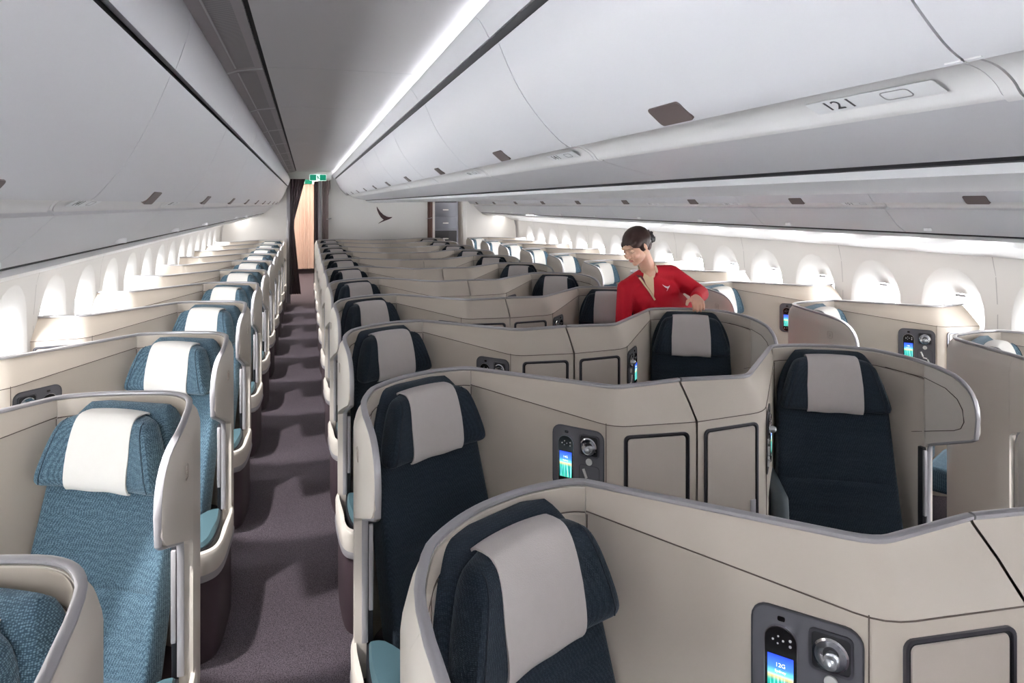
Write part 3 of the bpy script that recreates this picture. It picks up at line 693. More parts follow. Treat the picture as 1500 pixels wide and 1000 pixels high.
def build_pod(kind, w_, fab, cov, pip):
    global body_c
    body_c = plan(kind)
    """all part meshes of a pod for +x facing seats; returns list (name, mesh, parent index, label)"""
    parts = []
    def add(nm, bm, m, par=None, label=None, smooth=True, ang=35):
        parts.append([nm, mesh(nm, bm, m, smooth, ang), par, label]); return len(parts)-1
    # shell
    b1 = bmesh.new()
    wall_section(b1, wing, [ztop(v)-0 for v in WINGV], [zbot(v) for v in WINGV], tos=[.012+.020*((v+.66)/.24)**.6 for v in WINGV])
    wall_section(b1, body_c, [ztop(p.y) for p in body_c], [.17]*len(body_c))
    shell = add('privacy_shell', b1, M['shell_out'])
    # inner lining of the back (leatherette) with a padded upper band
    b1 = bmesh.new(); N = out_normals(body_c)
    lp = [(p, nrm) for p, nrm in zip(body_c, N)]
    rows = [[p-nrm*.009+NT*.0, p-nrm*.013+NT*(ztop(p.y)-.075), p-nrm*.009+NT*(ztop(p.y)-.07), p-nrm*.014+NT*(ztop(p.y)-.06), p-nrm*.011+NT*(ztop(p.y)-.014)] for p, nrm in lp]
    grid(b1, rows); add('shell_lining', b1, M['shell'], shell)
    b1 = bmesh.new()
    wl = [Vector((xs_at(v)+.012, v, 0)) for v in (-.60, -.55, -.46, -.38, -.30)]
    tube(b1, [p-nrm*.0125+NT*(ztop(p.y)-.068) for p, nrm in lp], .0016, 5)
    tube(b1, [Vector((xs_at(v)+.0105, v, z)) for v, z in ((-.36, .745), (-.42, .765), (-.56, .812), (-.592, .83), (-.607, .86), (-.60, .905), (-.575, .94), (-.52, .968), (-.42, .985), (-.25, .992))], .0014, 5)
    tube(b1, [SW(.004, .99, .003), SW(.004, .30, .003)], .0016, 5)
    tube(b1, [p+Vector((0, -.001, .001)) for p in seam_path(w_)], .0016, 5)
    tube(b1, [SW(TWL-.028, .945, .0022), SW(TWL-.028, .3, .0022)], .0013, 5)
    add('stitched_seam', b1, M['seam'], shell)
    # rim rail
    b1 = bmesh.new(); rail_mesh(b1, pod_rail_path(w_)); add('rim_rail', b1, M['rail'])
    # post liner, dark, behind the front strip of the aisle post
    b1 = bmesh.new(); add_box(b1, xs_at(-.40)+.006, xs_at(-.40)+.026, -.425, -.40, .17, .70, .004); add('post_liner', b1, M['dark'])
    b1 = bmesh.new(); add_box(b1, xs_at(-.40)+.012, xs_at(-.40)+.026, -.436, -.424, .42, .69, .003); add('post_strip', b1, M['rail'])
    # console: slanted top band and walls
    b1 = bmesh.new(); tp = tip_path(w_); sp = seam_path(w_)
    rows = []
    for p, s_ in zip(tp, sp):
        q = Vector((p.x, p.y, 1.05)); tdir = (s_-q)
        rows.append([q+Vector((0, 0, 0)), q+tdir*.03+NT*-.003, q+tdir*.5+NT*.004, s_+tdir*-.04+NT*.002, s_])
    grid(b1, rows); add('console_shoulder', b1, M['shell'])
    b1 = bmesh.new(); rows = [[Vector((s_.x, s_.y, s_.z)), Vector((s_.x, s_.y, FZ+.004))] for s_ in sp]
    grid(b1, rows)
    cw = add('console_wall', b1, M['shell'])
    # outside (rear) skin of the console
    b1 = bmesh.new(); N2 = out_normals(tp); rows = []
    for p, nrm in zip(tp, N2):
        rows.append([p+NT*1.05, p+nrm*.009+NT*1.05, p+nrm*.02+NT*1.025, p+nrm*.024+NT*.99, p+nrm*.024+NT*.56, p+NT*.56])
    if kind == 'window': rows = rows
    grid(b1, rows); add('console_back', b1, M['shell_out'])
    # dark footwell under the console, open towards the row behind
    b1 = bmesh.new(); rows = []
    for s_ in sp: rows.append([Vector((s_.x-.0, s_.y+.02, .60)), Vector((s_.x, s_.y+.02, FZ+.004))])
    grid(b1, rows); grid(b1, [[Vector((s_.x, s_.y+.02, .60)) for s_ in sp], [Vector((p.x, p.y+.0, .60)) for p in tp]])
    add('footwell_liner', b1, M['dark'])
    # stowage door on the tip
    e0 = Vector((.84, -.485, 0)); e1 = Vector((w_, -.515, 0)); ed = (e1-e0).normalized(); en = Vector((ed.y, -ed.x, 0)); el_ = (e1-e0).length
    def TF(u, v, d): return e0+ed*u+en*d+NT*v
    wd = el_-.04-.022; uc = .036+wd/2
    if kind == 'window': wd = el_-.05; uc = .035+wd/2
    f = lambda u, v, d: TF(uc+u, .70+v, d)
    b1 = bmesh.new(); ring_plate(b1, rrect(wd, .41, .02), rrect(wd-.014, .396, .014), f, -.004, .006); fr_ = add('door_frame', b1, M['gun'])
    b1 = bmesh.new(); plate(b1, rrect(wd-.013, .397, .014), f, .0002, .0012); add('door_recess', b1, M['dark'], fr_)
    b1 = bmesh.new(); plate(b1, rrect(wd-.028, .384, .012), f, .0, .0045, .002); dr = add('stowage_door', b1, M['door'])
    b1 = bmesh.new(); add_box(b1, -.012, .012, 0, .004, -.02, .02, .002)
    for v in b1.verts: v.co = TF(uc-(wd/2-.026)+v.co.x, .60+v.co.z*1.3, .0045+v.co.y)
    add('door_catch', b1, M['rail'], dr)
    # control panel on the side wall
    pc, pw, ph, pz = TWL*.775, .198, .225, .797
    pf = lambda u, v, d: SW(pc+u, pz+v, d)
    b1 = bmesh.new(); plate(b1, rrect(pw, ph, .03), pf, .0, .004, .0015); cpn = add('control_panel', b1, M['panel'])
    b1 = bmesh.new(); ring_plate(b1, rrect(pw+.004, ph+.004, .032), rrect(pw-.003, ph-.003, .0285), pf, .0, .0055); add('panel_bezel', b1, M['gun'], cpn)
    hx = -.044; hf = lambda u, v, d: SW(pc+hx+u, pz-.012+v, d)
    b1 = bmesh.new(); plate(b1, rrect(.060, .186, .028), hf, .003, .012, .002); hs = add('handset', b1, M['black'], None)
    b1 = bmesh.new(); ring_plate(b1, rrect(.0615, .1875, .0288), rrect(.058, .184, .027), hf, .003, .0108); add('handset_rim', b1, M['chrome'], hs)
    b1 = bmesh.new(); uvl = b1.loops.layers.uv.new('UVMap'); q = [b1.verts.new(hf(a*.024, -.008+b_*.045, .0125)) for a, b_ in ((-1, -1), (1, -1), (1, 1), (-1, 1))]
    fc = b1.faces.new(q)
    for lp_, uv_ in zip(fc.loops, ((0, 0), (1, 0), (1, 1), (0, 1))): lp_[uvl].uv = uv_
    add('handset_screen', b1, M['screen'], hs, None, False)
    b1 = bmesh.new()
    for a, b_, r_ in ((-.014, .066, .0022), (-.004, .074, .0018), (-.005, .060, .0018), (.005, .067, .0022), (.018, .071, .0028), (.018, .060, .0028), (-.017, -.070, .003), (.0, -.068, .002)):
        t_ = bmesh.new(); plate(t_, [(a+r_*math.cos(k*math.pi/4), b_+r_*math.sin(k*math.pi/4)) for k in range(8)], hf, .012, .0127); merge(b1, t_)
    add('handset_keys', b1, M['white_mark'], hs, None, False)
    b1 = bmesh.new(); plate(b1, rrect(.014, .009, .003), lambda u, v, d: SW(pc+hx+.0+u, pz+.093+v, d), .003, .0055); add('handset_release', b1, M['black'], cpn)
    # reading lamp
    lf_ = lambda u, v, d: SW(pc+.045+u, pz+.058+v, d)
    b1 = bmesh.new(); ring_plate(b1, rrect(.078, .078, .012), rrect(.068, .068, .009), lf_, .002, .008); lamp = add('reading_lamp', b1, M['gun'])
    b1 = bmesh.new(); plate(b1, rrect(.07, .07, .009), lf_, .003, .0045); add('lamp_recess', b1, M['dark'], lamp)
    ax = Matrix((SD.to_4d(), (NT).to_4d(), SN.to_4d(), (0, 0, 0, 1))).transposed(); ax = Matrix(((SD.x, 0, SN.x, 0), (SD.y, 0, SN.y, 0), (0, 1, 0, 0), (0, 0, 0, 1)))
    b1 = bmesh.new(); lathe(b1, [(.031, .0), (.032, .006), (.028, .008), (.024, .004), (.014, .002)], SW(pc+.045, pz+.056, .005), 24, ax); add('lamp_reflector', b1, M['chrome'], lamp)
    b1 = bmesh.new(); lathe(b1, [(.013, .0), (.0135, .016), (.011, .026), (.006, .030), (0.0001, .031)], SW(pc+.047, pz+.050, .005), 20, ax); add('lamp_head', b1, M['lens'], lamp)
    b1 = bmesh.new(); lathe(b1, [(.012, .0), (.012, .004), (.009, .005), (.0001, .005)], SW(pc+.045, pz+.003, .004), 20, ax); lathe(b1, [(.0045, .0055), (.0001, .0056)], SW(pc+.045, pz+.003, .004), 12, ax); add('lamp_button', b1, M['button'], cpn)
    b1 = bmesh.new()
    ring_plate(b1, rrect(.078, .094, .012), rrect(.076, .092, .011), lambda u, v, d: SW(pc+.045+u, pz-.057+v, d), .003, .0046); add('pocket_outline', b1, M['dark'], cpn)
    b1 = bmesh.new()   # seat shaped control: back, cushion, leg rest
    for (a0, b0_, a1, b1_, r_) in ((-.022, .030, -.010, .000, .005), (-.010, -.006, .012, -.010, .0045), (.014, -.014, .022, -.032, .0045)):
        tube(b1, [SW(pc+.045+a0, pz-.055+b0_, .006), SW(pc+.045+a1, pz-.055+b1_, .006)], r_, 8)
    add('seat_control_key', b1, M['button'], cpn)
    # seat
    bk_ = add('backrest', backrest_bm(), fab)
    for sd in (-1, 1):
        b1 = bmesh.new()
        tube(b1, [S(sd*(.205-.06*max(0, (z-.86)/.18)**2), back_lean(z)+.046, z) for z in [.30+.06*k for k in range(8)]], .0022, 5)
        add('backrest_piping', b1, pip, bk_)
    hd = add('headrest', head_bm(), fab)
    for sd in (-1, 1):
        b1 = bmesh.new(); ps = []
        for k in range(9):
            an = R(80-17*k); b_, z = head_pt(sd*.87, an, .0008); ps.append(S(sd*.87*head_w(z), b_, z))
        tube(b1, ps, .002, 5)
        add('headrest_piping', b1, pip, hd)
    add('headrest_cover', cover_bm(), cov)
    sb = soft_box(-.225, .225, .14, .60, .16, .30, .035, 4, lambda x, y, z: S(x, y+.05, z)); add('seat_cushion', sb, fab)
    sb = soft_box(-.23, .23, .10, .58, FZ+.02, .165, .01, 2, lambda x, y, z: S(x, y+.05, z)); add('seat_base', sb, M['dark'])
    sb = soft_box(-.2, .2, .70, .95, .12, .26, .03, 4, lambda x, y, z: S(x-.04+.0*y, y, z)); add('leg_rest', sb, fab)
    sb = soft_box(.245, .31, .12, .46, .22, .56, .03, 4, lambda x, y, z: S(x, y+(.56-z)*.2, z)); add('inboard_armrest', sb, M['armrest'])
    # aisle side low armrest: lip, pad and kick panel
    pts = [(-.022, -.36), (-.036, -.43), (-.034, -.60), (-.020, -.76), (.02, -.825), (.10, -.85), (.20, -.85)]
    sm_ = [(v.x, v.y) for v in catmull([(a, b_, 0) for a, b_ in pts], 4)]
    def rise(v_): return .345+.0*v_
    b1 = bmesh.new(); rows = []
    for x, y in sm_:
        cxx, cyy = .13, -.60; dx, dy = cxx-x, cyy-y; L = math.hypot(dx, dy); ux, uy = dx/L, dy/L
        rows.append([Vector((x+ux*.03, y+uy*.03, .26)), Vector((x+ux*.024, y+uy*.024, .318)), Vector((x+ux*.008, y+uy*.008, .315)), Vector((x, y, .302)), Vector((x+ux*.002, y+uy*.002, .215)), Vector((x+ux*.014, y+uy*.014, .195)), Vector((x+ux*.03, y+uy*.03, .19))])
    grid(b1, rows); am = add('armrest_lip', b1, M['shell_out'])
    b1 = bmesh.new(); rows = []
    for x, y in sm_:
        dx, dy = .13-x, -.60-y; L = math.hypot(dx, dy); ux, uy = dx/L, dy/L
        rows.append([Vector((x+ux*.001, y+uy*.001, .232)), Vector((x-ux*.003, y-uy*.003, .218)), Vector((x+ux*.001, y+uy*.001, .204))])
    grid(b1, rows); add('lip_trim', b1, M['rail'], am)
    b1 = bmesh.new()
    pp = [(.000, -.44), (-.008, -.55), (-.002, -.68), (.015, -.755), (.055, -.80), (.12, -.81), (.18, -.80), (.19, -.74), (.17, -.64), (.11, -.54), (.045, -.45)]
    cs = [(v.x+.02, v.y) for v in catmull([(a, b_, 0) for a, b_ in pp+pp[:1]], 3)][:-1]
    plate(b1, cs, lambda u, v, d: Vector((u, v, d)), .26, .334, .014); add('armrest_pad', b1, M['pad'])
    b1 = bmesh.new(); plate(b1, [(x+(x-.1)*.09, y+(y+.62)*.05) for x, y in cs], lambda u, v, d: Vector((u, v, d)), .25, .315, .004); add('armrest_tray', b1, M['dark'])
    b1 = bmesh.new(); kp = [((p+nrm*.016).x, (p+nrm*.016).y) for p, nrm in list(zip(body_c, out_normals(body_c)))[::-1]]+[(x+.012, y+.004) for x, y in sm_[3:]]
    kp = kp+[(.26, -.846), (.26, -.45), (.44, -.12)]
    plate(b1, kp, lambda u, v, d: Vector((u, v, d)), FZ+.001, .20); add('kick_panel', b1, M['kick'])
    b1 = bmesh.new(); add_box(b1, .0, .44, -.36, -.05, FZ, FZ+.04); 
    bmesh.ops.delete(b1, geom=[], context='VERTS'); add('floor_base', b1, M['kick'])
    # embossed disc on the outer shell
    b1 = bmesh.new()
    ring_plate(b1, rrect(.042, .042, .012), rrect(.038, .038, .010), lambda u, v, d: Vector((xs_at(-.52)-.0325-d, -.50+u, .94+v)), -.001, .0012)
    for q in ((-.008, .006, .008, .006), (-.008, 0, .008, 0), (0, .010, 0, -.010), (-.008, -.008, 0, 0), (.008, -.008, 0, 0)):
        tube(b1, [Vector((xs_at(-.52)-.0331, -.50+q[0], .94+q[1])), Vector((xs_at(-.52)-.0331, -.50+q[2], .94+q[3]))], .0012, 5)
    add('embossed_mark', b1, M['door'], shell)
    return parts
M['armrest'] = mat('slate_armrest', (62, 72, 78), .55)
podC = build_pod('centre', CX-.174, M['shaded'], M['cover_shaded'], M['piping_shaded'])
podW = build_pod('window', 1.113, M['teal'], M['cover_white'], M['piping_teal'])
# mirrored meshes for seats facing the other way
def mirrored(parts):
    out = []
    for nm, me, par, lab in parts:
        bm = bmesh.new(); bm.from_mesh(me)
        for v in bm.verts: v.co.x = -v.co.x
        bmesh.ops.reverse_faces(bm, faces=bm.faces[:])
        if nm == 'handset_screen': pass
        m2 = bpy.data.meshes.new(nm); bm.to_mesh(m2); bm.free()
        for x in me.materials: m2.materials.append(x)
        out.append([nm, m2, par, lab])
    return out
podCm, podWm = mirrored(podC), mirrored(podW)
TAPER = {0: .018, 1: .012, 2: .005}
def place(parts, x, y, label, group, skip=()):
    root = empty('business_seat', (x, y, 0)); made = []
    for nm, me, par, lab in parts:
        if nm in skip: made.append(None); continue
        o = bpy.data.objects.new(nm, me); COL.objects.link(o)
        o.parent = made[par] if par is not None and made[par] else root
        if lab: o['label'] = lab
        made.append(o)
    tag(root, label, 'airline seat', group); return root, made
AIS_CL, AIS_CR = .17, 2*CX-.17
AIS_L, AIS_R = -.355, 2*CX+.355
ROWNO = [12, 14, 15, 16, 17, 18, 19, 20, 21, 22, 23]
order = ['nearest to the camera', 'second from the camera', 'third from the camera', 'fourth from the camera', 'fifth from the camera', 'sixth from the camera', 'seventh from the camera', 'eighth from the camera', 'ninth from the camera', 'tenth from the camera', 'farthest, against the bulkhead']
TINY = ('floor_base', 'footwell_liner')
for k in range(NROW):
    y = Y1+PITCH*k
    skip = ['floor_base']
    if k > 3: skip += ['handset_keys', 'handset_release', 'pocket_outline', 'lamp_button', 'seat_control_key', 'door_catch', 'embossed_mark', 'handset_rim']
    for key, parts, x, nm, cl, letter in (('L', podWm, AIS_L, 'left window column', 'teal', 'A'), ('CL', podC, AIS_CL, 'centre-left column', 'shaded', 'D'),
                                  ('CR', podCm, AIS_CR, 'centre-right column', 'shaded', 'G'), ('R', podW, AIS_R, 'right window column', 'teal', 'K')):  # centre seats carry the teal fabric with shade put into its colour
        if key == 'R' and k == 0: continue
        if key == 'L': x += TAPER.get(k, 0)
        if key == 'R': x -= .04+TAPER.get(k, 0)*.8
        if key == 'R': od = order[k-1] if k-1 < 9 else ('tenth from the camera, against the bulkhead')
        else: od = order[k]
        cv = 'white' if cl == 'teal' else 'pale grey'  # pale grey is white linen toned down for shade
        root, made = place(parts, x, y, f'{cl} seat in beige shell, {nm}, {od}', nm+' seats', skip)
        if k < 3:    # writing on the handset screen
            idx = [i for i, p in enumerate(parts) if p[0] == 'handset']; hs = made[idx[0]]
            mir = -1 if key in ('L', 'CR') else 1
            pc = TWL*.775
            for s_, sz, dv in ((f'{ROWNO[k]}'+{'CL': 'G', 'CR': 'D', 'L': 'A', 'R': 'K'}[key], .011, .026), ('Sydney', .0075, .014)):
                tb_ = text_bm(s_, sz, lambda a, b_, c_: (lambda p: Vector((mir*p.x, p.y, p.z)))(SW(pc-.044+mir*a, .797-.020+dv+b_, .0128+c_)), .0002)
                obj('screen_text', tb_, M['screen_text'], hs, False)

# ================================================================== ATTENDANT
def ball_chain(bm, segs):
    """segs: (p0, r0, p1, r1[, squash]) tapered limbs as dense overlapping spheres, merged by the remesh"""
    for sg_ in segs:
        p0, r0, p1, r1 = sg_[:4]; sc = sg_[4] if len(sg_) > 4 else (1, 1, 1)
        p0, p1 = Vector(p0), Vector(p1); L = (p1-p0).length; n_ = max(2, int(L/(min(r0, r1)*.35))+1)
        for k in range(n_+1):
            t = k/n_; rr = r0+(r1-r0)*t
            q = bmesh.new(); bmesh.ops.create_icosphere(q, subdivisions=2, radius=rr)
            for v in q.verts: v.co = Vector((v.co.x*sc[0], v.co.y*sc[1], v.co.z*sc[2]))+p0.lerp(p1, t)
            merge(bm, q)
def ellipsoid(bm, c, rad, rot=None, sub=3):
    q = bmesh.new(); bmesh.ops.create_icosphere(q, subdivisions=sub, radius=1)
    for v in q.verts:
        p = Vector((v.co.x*rad[0], v.co.y*rad[1], v.co.z*rad[2]))
        if rot: p = rot @ p
        v.co = p+Vector(c)
    merge(bm, q)
def remeshed(name, bm, voxel, m, parent=None, smooth=4):
    me = bpy.data.meshes.new(name); bm.to_mesh(me); bm.free(); o = bpy.data.objects.new(name, me); COL.objects.link(o)
    md = o.modifiers.new('r', 'REMESH'); md.mode = 'VOXEL'; md.voxel_size = voxel; md.use_smooth_shade = True
    sm2 = o.modifiers.new('s', 'SMOOTH'); sm2.iterations = smooth; sm2.factor = .5
    dg = bpy.context.evaluated_depsgraph_get(); m2 = bpy.data.meshes.new_from_object(o.evaluated_get(dg))
    bpy.data.objects.remove(o); m2.name = name; m2.materials.clear(); m2.materials.append(m)
    for p in m2.polygons: p.use_smooth = True
    o = bpy.data.objects.new(name, m2); COL.objects.link(o)
    if parent: o.parent = parent
    return o
SK = mat('skin', (226, 178, 152), .5); SK.node_tree.nodes['Principled BSDF'].inputs['Subsurface Weight'].default_value = .08
HAIR = noise_var(mat('dark_brown_hair', (50, 30, 26), .5, spec=.3), 90, .3, .3, 160)
RED = noise_var(mat('red_wool_jacket', (168, 12, 32), .75, spec=.25, sheen=.0), 8, .06, .15, 300)
CREAM = mat('cream_collar', (226, 204, 168), .7)
BLK = mat('black_hair_net', (26, 22, 26), .6)
LIP = mat('lip_rose', (196, 112, 104), .45); BROW = mat('brow_brown', (58, 38, 34), .7)
FB = FZ
N_ = Vector((2.155, 4.045, 1.262))                  # neck base
SHL = Vector((2.345, 4.07, 1.228)); SHR = Vector((2.00, 4.05, 1.150))
HC = Vector((2.035, 3.985, 1.425))                  # head centre
# head frame: face looks to -x, down, and a little to the front
fw = Vector((-.78, -.30, -.52)).normalized(); upv = Vector((-.50, -.05, .86)); upv = (upv-fw*upv.dot(fw)).normalized(); sdv = upv.cross(fw)
HR = Matrix((fw, sdv, upv)).transposed()
def hp(x, y, z): return HC+HR @ Vector((x, y, z))
def hell(bm, c, rad, sub=3): ellipsoid(bm, hp(*c), rad, HR, sub)
body = bmesh.new()
hell(body, (-.018, 0, .022), (.092, .072, .083)); hell(body, (.030, 0, -.012), (.058, .060, .075)); hell(body, (.034, 0, -.050), (.046, .046, .052))
hell(body, (.064, 0, -.082), (.020, .022, .018)); hell(body, (.020, .0, -.06), (.050, .050, .035))
hell(body, (.083, 0, .004), (.010, .009, .026)); hell(body, (.098, 0, -.018), (.014, .010, .010)); hell(body, (.091, .009, -.022), (.008, .007, .007)); hell(body, (.091, -.009, -.022), (.008, .007, .007))
hell(body, (.080, 0, -.045), (.013, .021, .008)); hell(body, (.077, 0, -.057), (.012, .018, .008)); hell(body, (.072, 0, .035), (.018, .050, .012))
for sd in (-1, 1):
    hell(body, (.058, sd*.036, -.022), (.026, .024, .026)); hell(body, (-.012, sd*.074, -.008), (.014, .007, .028)); hell(body, (.072, sd*.03, .010), (.012, .016, .010))
ball_chain(body, [(hp(-.028, 0, -.055), .050, N_+Vector((.0, 0, .02)), .052), (N_, .055, N_+Vector((.09, .03, -.12)), .05)])
PEL = Vector((2.60, 4.15, .80)); CH = Vector((2.24, 4.07, 1.09))
ball_chain(body, [(CH, .115, PEL, .12, (1, .8, 1)), (SHR, .05, SHL, .055)])
EL_L = Vector((2.515, 3.985, 1.105)); WR_L = Vector((2.345, 3.772, 1.112)); EL_R = Vector((1.965, 4.03, .895)); WR_R = Vector((1.99, 4.16, .69))
ball_chain(body, [(SHL, .045, EL_L, .036), (EL_L, .036, WR_L, .025), (SHR, .045, EL_R, .036), (EL_R, .036, WR_R, .025)])
for dx in (-.07, .08):
    ball_chain(body, [(PEL+Vector((dx, 0, -.05)), .085, (2.64+dx, 4.12, .38), .055), ((2.64+dx, 4.12, .38), .056, (2.66+dx, 4.18, FB+.08), .036), ((2.66+dx, 4.20, FB+.045), .04, (2.655+dx, 4.04, FB+.032), .03)])
def hand(bm, wr, palm_dir, down, across, sc=1.0, curl=1.0):
    """palm + 5 fingers curling over an edge: palm_dir along the hand, down = curl direction, across = towards the little finger"""
    pd, dn, ac = Vector(palm_dir).normalized(), Vector(down).normalized(), Vector(across).normalized(); wr = Vector(wr)
    for a in (-.026, -.009, .009, .026): ball_chain(bm, [(wr+ac*a*.55*sc, .017*sc, wr+pd*.072*sc+ac*a*sc, .0125*sc)])
    for a, L in ((-.029, .060), (-.010, .068), (.010, .063), (.028, .050)):
        k0 = wr+pd*.078*sc+ac*a*sc; k1 = k0+(pd*.80+dn*.45).normalized()*L*.48*sc; k2 = k1+(pd*.15+dn*.98).normalized()*L*.34*sc*curl; k3 = k2+(pd*-.45+dn*.85).normalized()*L*.26*sc
        ball_chain(bm, [(k0, .0095*sc, k1, .0085*sc), (k1, .0085*sc, k2, .0078*sc), (k2, .0078*sc, k3, .0068*sc)])
    t0 = wr+pd*.02*sc-ac*.024*sc; t1 = t0+(pd*.55-ac*.8+dn*.2).normalized()*.036*sc; t2 = t1+(pd*.8-ac*.3+dn*.45).normalized()*.032*sc
    ball_chain(bm, [(t0, .013*sc, t1, .0105*sc), (t1, .0105*sc, t2, .0085*sc)])
hand(body, WR_L+Vector((-.008, -.012, .0)), (-.38, -.90, -.14), (-.02, -.12, -.99), (.92, -.39, 0), 1.06)
hand(body, WR_R, (-.1, .9, -.3), (0, .2, -1), (-1, 0, 0))
person = remeshed('person', body, .0042, SK, None, 3)
tag(person, 'person in red jacket with hair in a bun, leaning over the centre-right seats', 'person')
# jacket
jk = bmesh.new()
ball_chain(jk, [(N_+Vector((.03, .012, -.055)), .072, CH+Vector((-.01, .0, .02)), .128, (1, .80, 1)), (CH+Vector((-.01, 0, .02)), .130, Vector((2.42, 4.11, .96)), .118, (1.05, .80, 1)), (Vector((2.42, 4.11, .96)), .118, PEL, .155, (1, .85, 1)),
    (SHR+Vector((.01, .0, .0)), .062, N_+Vector((-.03, .02, -.05)), .062), (SHL+Vector((-.01, 0, .0)), .068, N_+Vector((.05, .015, -.03)), .066), (Vector((2.11, 4.06, 1.07)), .105, Vector((2.28, 4.09, .95)), .12, (1, .85, 1)), (Vector((2.08, 4.06, 1.12)), .09, Vector((2.3, 4.07, 1.12)), .10, (1, .9, 1)),
    (SHL, .066, SHL.lerp(EL_L, .5), .059), (SHL.lerp(EL_L, .5), .059, EL_L, .054), (EL_L, .054, WR_L.lerp(EL_L, .10), .041),
    (SHR, .060, SHR.lerp(EL_R, .5), .056), (SHR.lerp(EL_R, .5), .056, EL_R, .050), (EL_R, .050, WR_R.lerp(EL_R, .08), .038)])
jacket = remeshed('jacket', jk, .006, RED, person, 4)
# skirt (hidden behind the seats, kept simple but shaped)
sk_ = bmesh.new(); ball_chain(sk_, [(PEL, .158, (2.645, 4.13, .42), .125, (1.05, .85, 1))]); remeshed('skirt', sk_, .01, RED, person, 4)
from mathutils.bvhtree import BVHTree
dg = bpy.context.evaluated_depsgraph_get(); bvj = BVHTree.FromObject(jacket, dg)
def drape(name, poly, m, off=.004, sub=5, parent=person):
    """cloth patch with outline poly in (x, z), laid on the jacket front from the chest side"""
    bm = bmesh.new(); f = bm.faces.new([bm.verts.new((x, 0, z)) for x, z in poly])
    bmesh.ops.triangulate(bm, faces=[f])
    if sub: bmesh.ops.subdivide_edges(bm, edges=bm.edges[:], cuts=sub, use_grid_fill=True)
    for v in bm.verts:
        hit = bvj.ray_cast(Vector((v.co.x, 3.5, v.co.z)), Vector((0, 1, 0)))
        if hit[0] is None:
            nr_ = bvj.find_nearest(Vector((v.co.x, 3.98, v.co.z)))[0]; v.co = nr_+Vector((0, -off, 0)); continue
        v.co.y = hit[0].y-off
    bmesh.ops.solidify(bm, geom=bm.faces[:], thickness=.002)
    return obj(name, bm, m, parent)
drape('neck_shadow_patch', [(2.060, 1.240), (2.093, 1.235), (2.120, 1.168), (2.166, 1.098), (2.10, 1.17)], mat('neck_shadow_plum', (96, 44, 48), .8), .004, 4)  # dark patch: neck shadow put into the colour, laid on the jacket
drape('cream_lapel', [(2.178, 1.300), (2.152, 1.223), (2.160, 1.104), (2.174, 1.078), (2.162, 1.104), (2.121, 1.168), (2.098, 1.225), (2.140, 1.310)], CREAM, .007, 5)
drape('cream_edge', [(2.050, 1.246), (2.062, 1.250), (2.176, 1.080), (2.164, 1.076)], CREAM, .007, 6)
# stand collar round the neck
cb_ = bmesh.new(); ring = []
axn = (hp(-.028, 0, -.055)-N_).normalized()
s1 = axn.cross(Vector((0, 1, 0))).normalized(); s2 = axn.cross(s1)
rows = []
for k in range(19):
    a = R(120+185*k/18)
    d = s1*math.cos(a)+s2*math.sin(a); c0 = N_+axn*.0
    rows.append([c0+d*.066-axn*.012, c0+d*.062+axn*.012, c0+d*.061+axn*.036, c0+d*.058+axn*.036, c0+d*.060-axn*.012])
grid(cb_, rows, close_v=True); obj('stand_collar', cb_, CREAM, person)
pin_pts = [((x*math.cos(.45)-y*math.sin(.45))*.13+.01, (x*math.sin(.45)+y*math.cos(.45))*.13) for x, y in logo_outline()]
drape('wing_pin', [(2.232+x, 1.142+y) for x, y in pin_pts], M['sticker'], .008, 0)
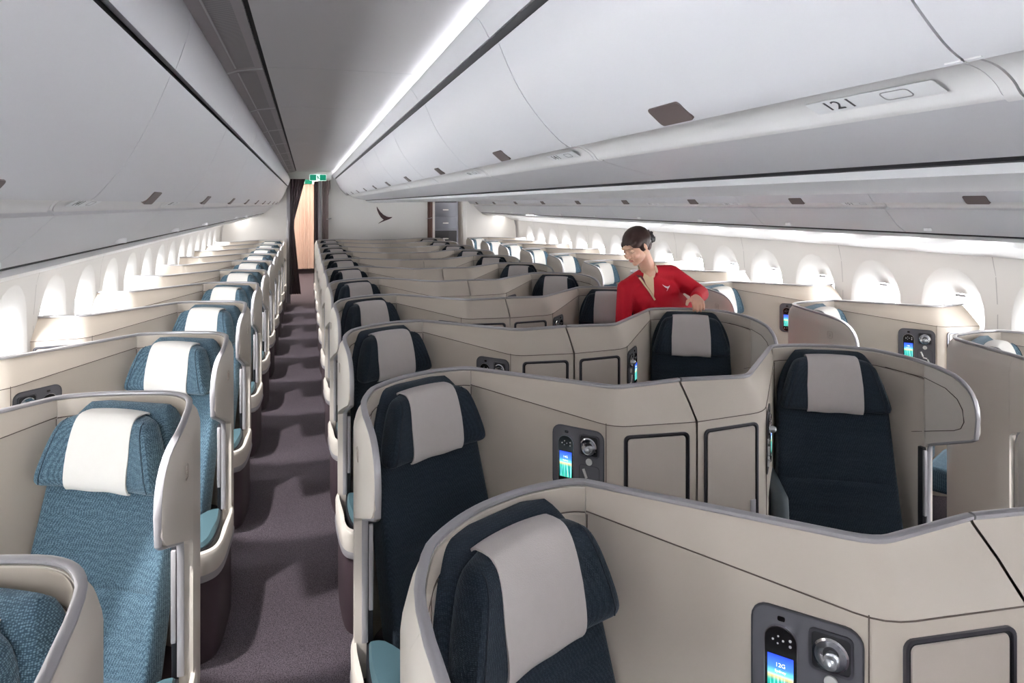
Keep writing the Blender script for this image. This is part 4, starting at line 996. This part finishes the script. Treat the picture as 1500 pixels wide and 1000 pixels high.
# hair: swept back cap, nape and netted bun
hb_ = bmesh.new()
hell(hb_, (-.030, 0, .033), (.100, .0815, .088)); hell(hb_, (-.066, 0, -.022), (.055, .064, .058)); hell(hb_, (-.05, 0, .03), (.085, .084, .085)); hell(hb_, (-.02, .036, .005), (.055, .044, .050)); hell(hb_, (-.02, -.036, .005), (.055, .044, .050))
hell(hb_, (.005, .045, .038), (.055, .034, .034)); hell(hb_, (.005, -.045, .038), (.055, .034, .034))
hair = remeshed('hair', hb_, .004, HAIR, person, 3)
bb_ = bmesh.new(); random.seed(8)
hell(bb_, (-.126, 0, -.012), (.042, .046, .046))
for k in range(46):
    v_ = Vector((random.uniform(-1, .6), random.uniform(-1, 1), random.uniform(-1, 1))).normalized()
    c0 = Vector((-.126, 0, -.012))+Vector((v_.x*.042, v_.y*.048, v_.z*.048)); hell(bb_, tuple(c0), (.009, .009, .008), 1)
remeshed('hair_bun', bb_, .0028, BLK, hair, 1)
# face details
for sd in (-1, 1):
    e1_ = bmesh.new(); tube(e1_, [hp(.0745-.012*abs(t-.45)*1.6, sd*(.016+.034*t), .024+.006*math.sin(t*3.0)) for t in (0, .25, .5, .75, 1)], [.0018, .0026, .0026, .002, .0012], 6); obj('eyebrow', e1_, BROW, person)
    e1_ = bmesh.new(); tube(e1_, [hp(.0785-.016*abs(t-.4), sd*(.019+.026*t), .0035-.004*math.sin(t*3.14)) for t in (0, .25, .5, .75, 1)], [.001, .0022, .0026, .0024, .001], 6); obj('eyelashes', e1_, BLK, person)
e1_ = bmesh.new(); hell(e1_, (.0865, 0, -.0455), (.0085, .0195, .0045)); hell(e1_, (.085, 0, -.0555), (.0085, .0165, .0052)); obj('lips', e1_, LIP, person)

# added spots under the window bins, one per row, casting carpet light bands
for k in range(NROW):
    for sg, side in ((-1, 'left'), (1, 'right')):
        if sg > 0 and k == 0: continue
        y = Y1+PITCH*k-.80
        b1 = bmesh.new(); lathe(b1, [(.020, .012), (.020, -.004), (.016, -.006), (.0001, -.003)], (0, 0, 0), 16)
        o = obj('band_spot', b1, M['sticker']); o.location = (CX+sg*2.0, y, 1.556)
        tag(o, f'small round added spot under the {side} window bins, {order[k] if k < 10 else "closest to the bulkhead"}', 'light', f'added spots under the {side} bins')
        ld = bpy.data.lights.new('band_beam', 'SPOT'); ld.energy = 60; ld.spot_size = R(40); ld.spot_blend = .3; ld.shadow_soft_size = .03; ld.color = (1, .97, .95)
        lo = bpy.data.objects.new('light_beam', ld); COL.objects.link(lo); lo.parent = o; lo.location = (0, 0, -.02)
        lo.rotation_euler = Vector((-sg*.64, .36, -1.66)).to_track_quat('-Z', 'Y').to_euler()
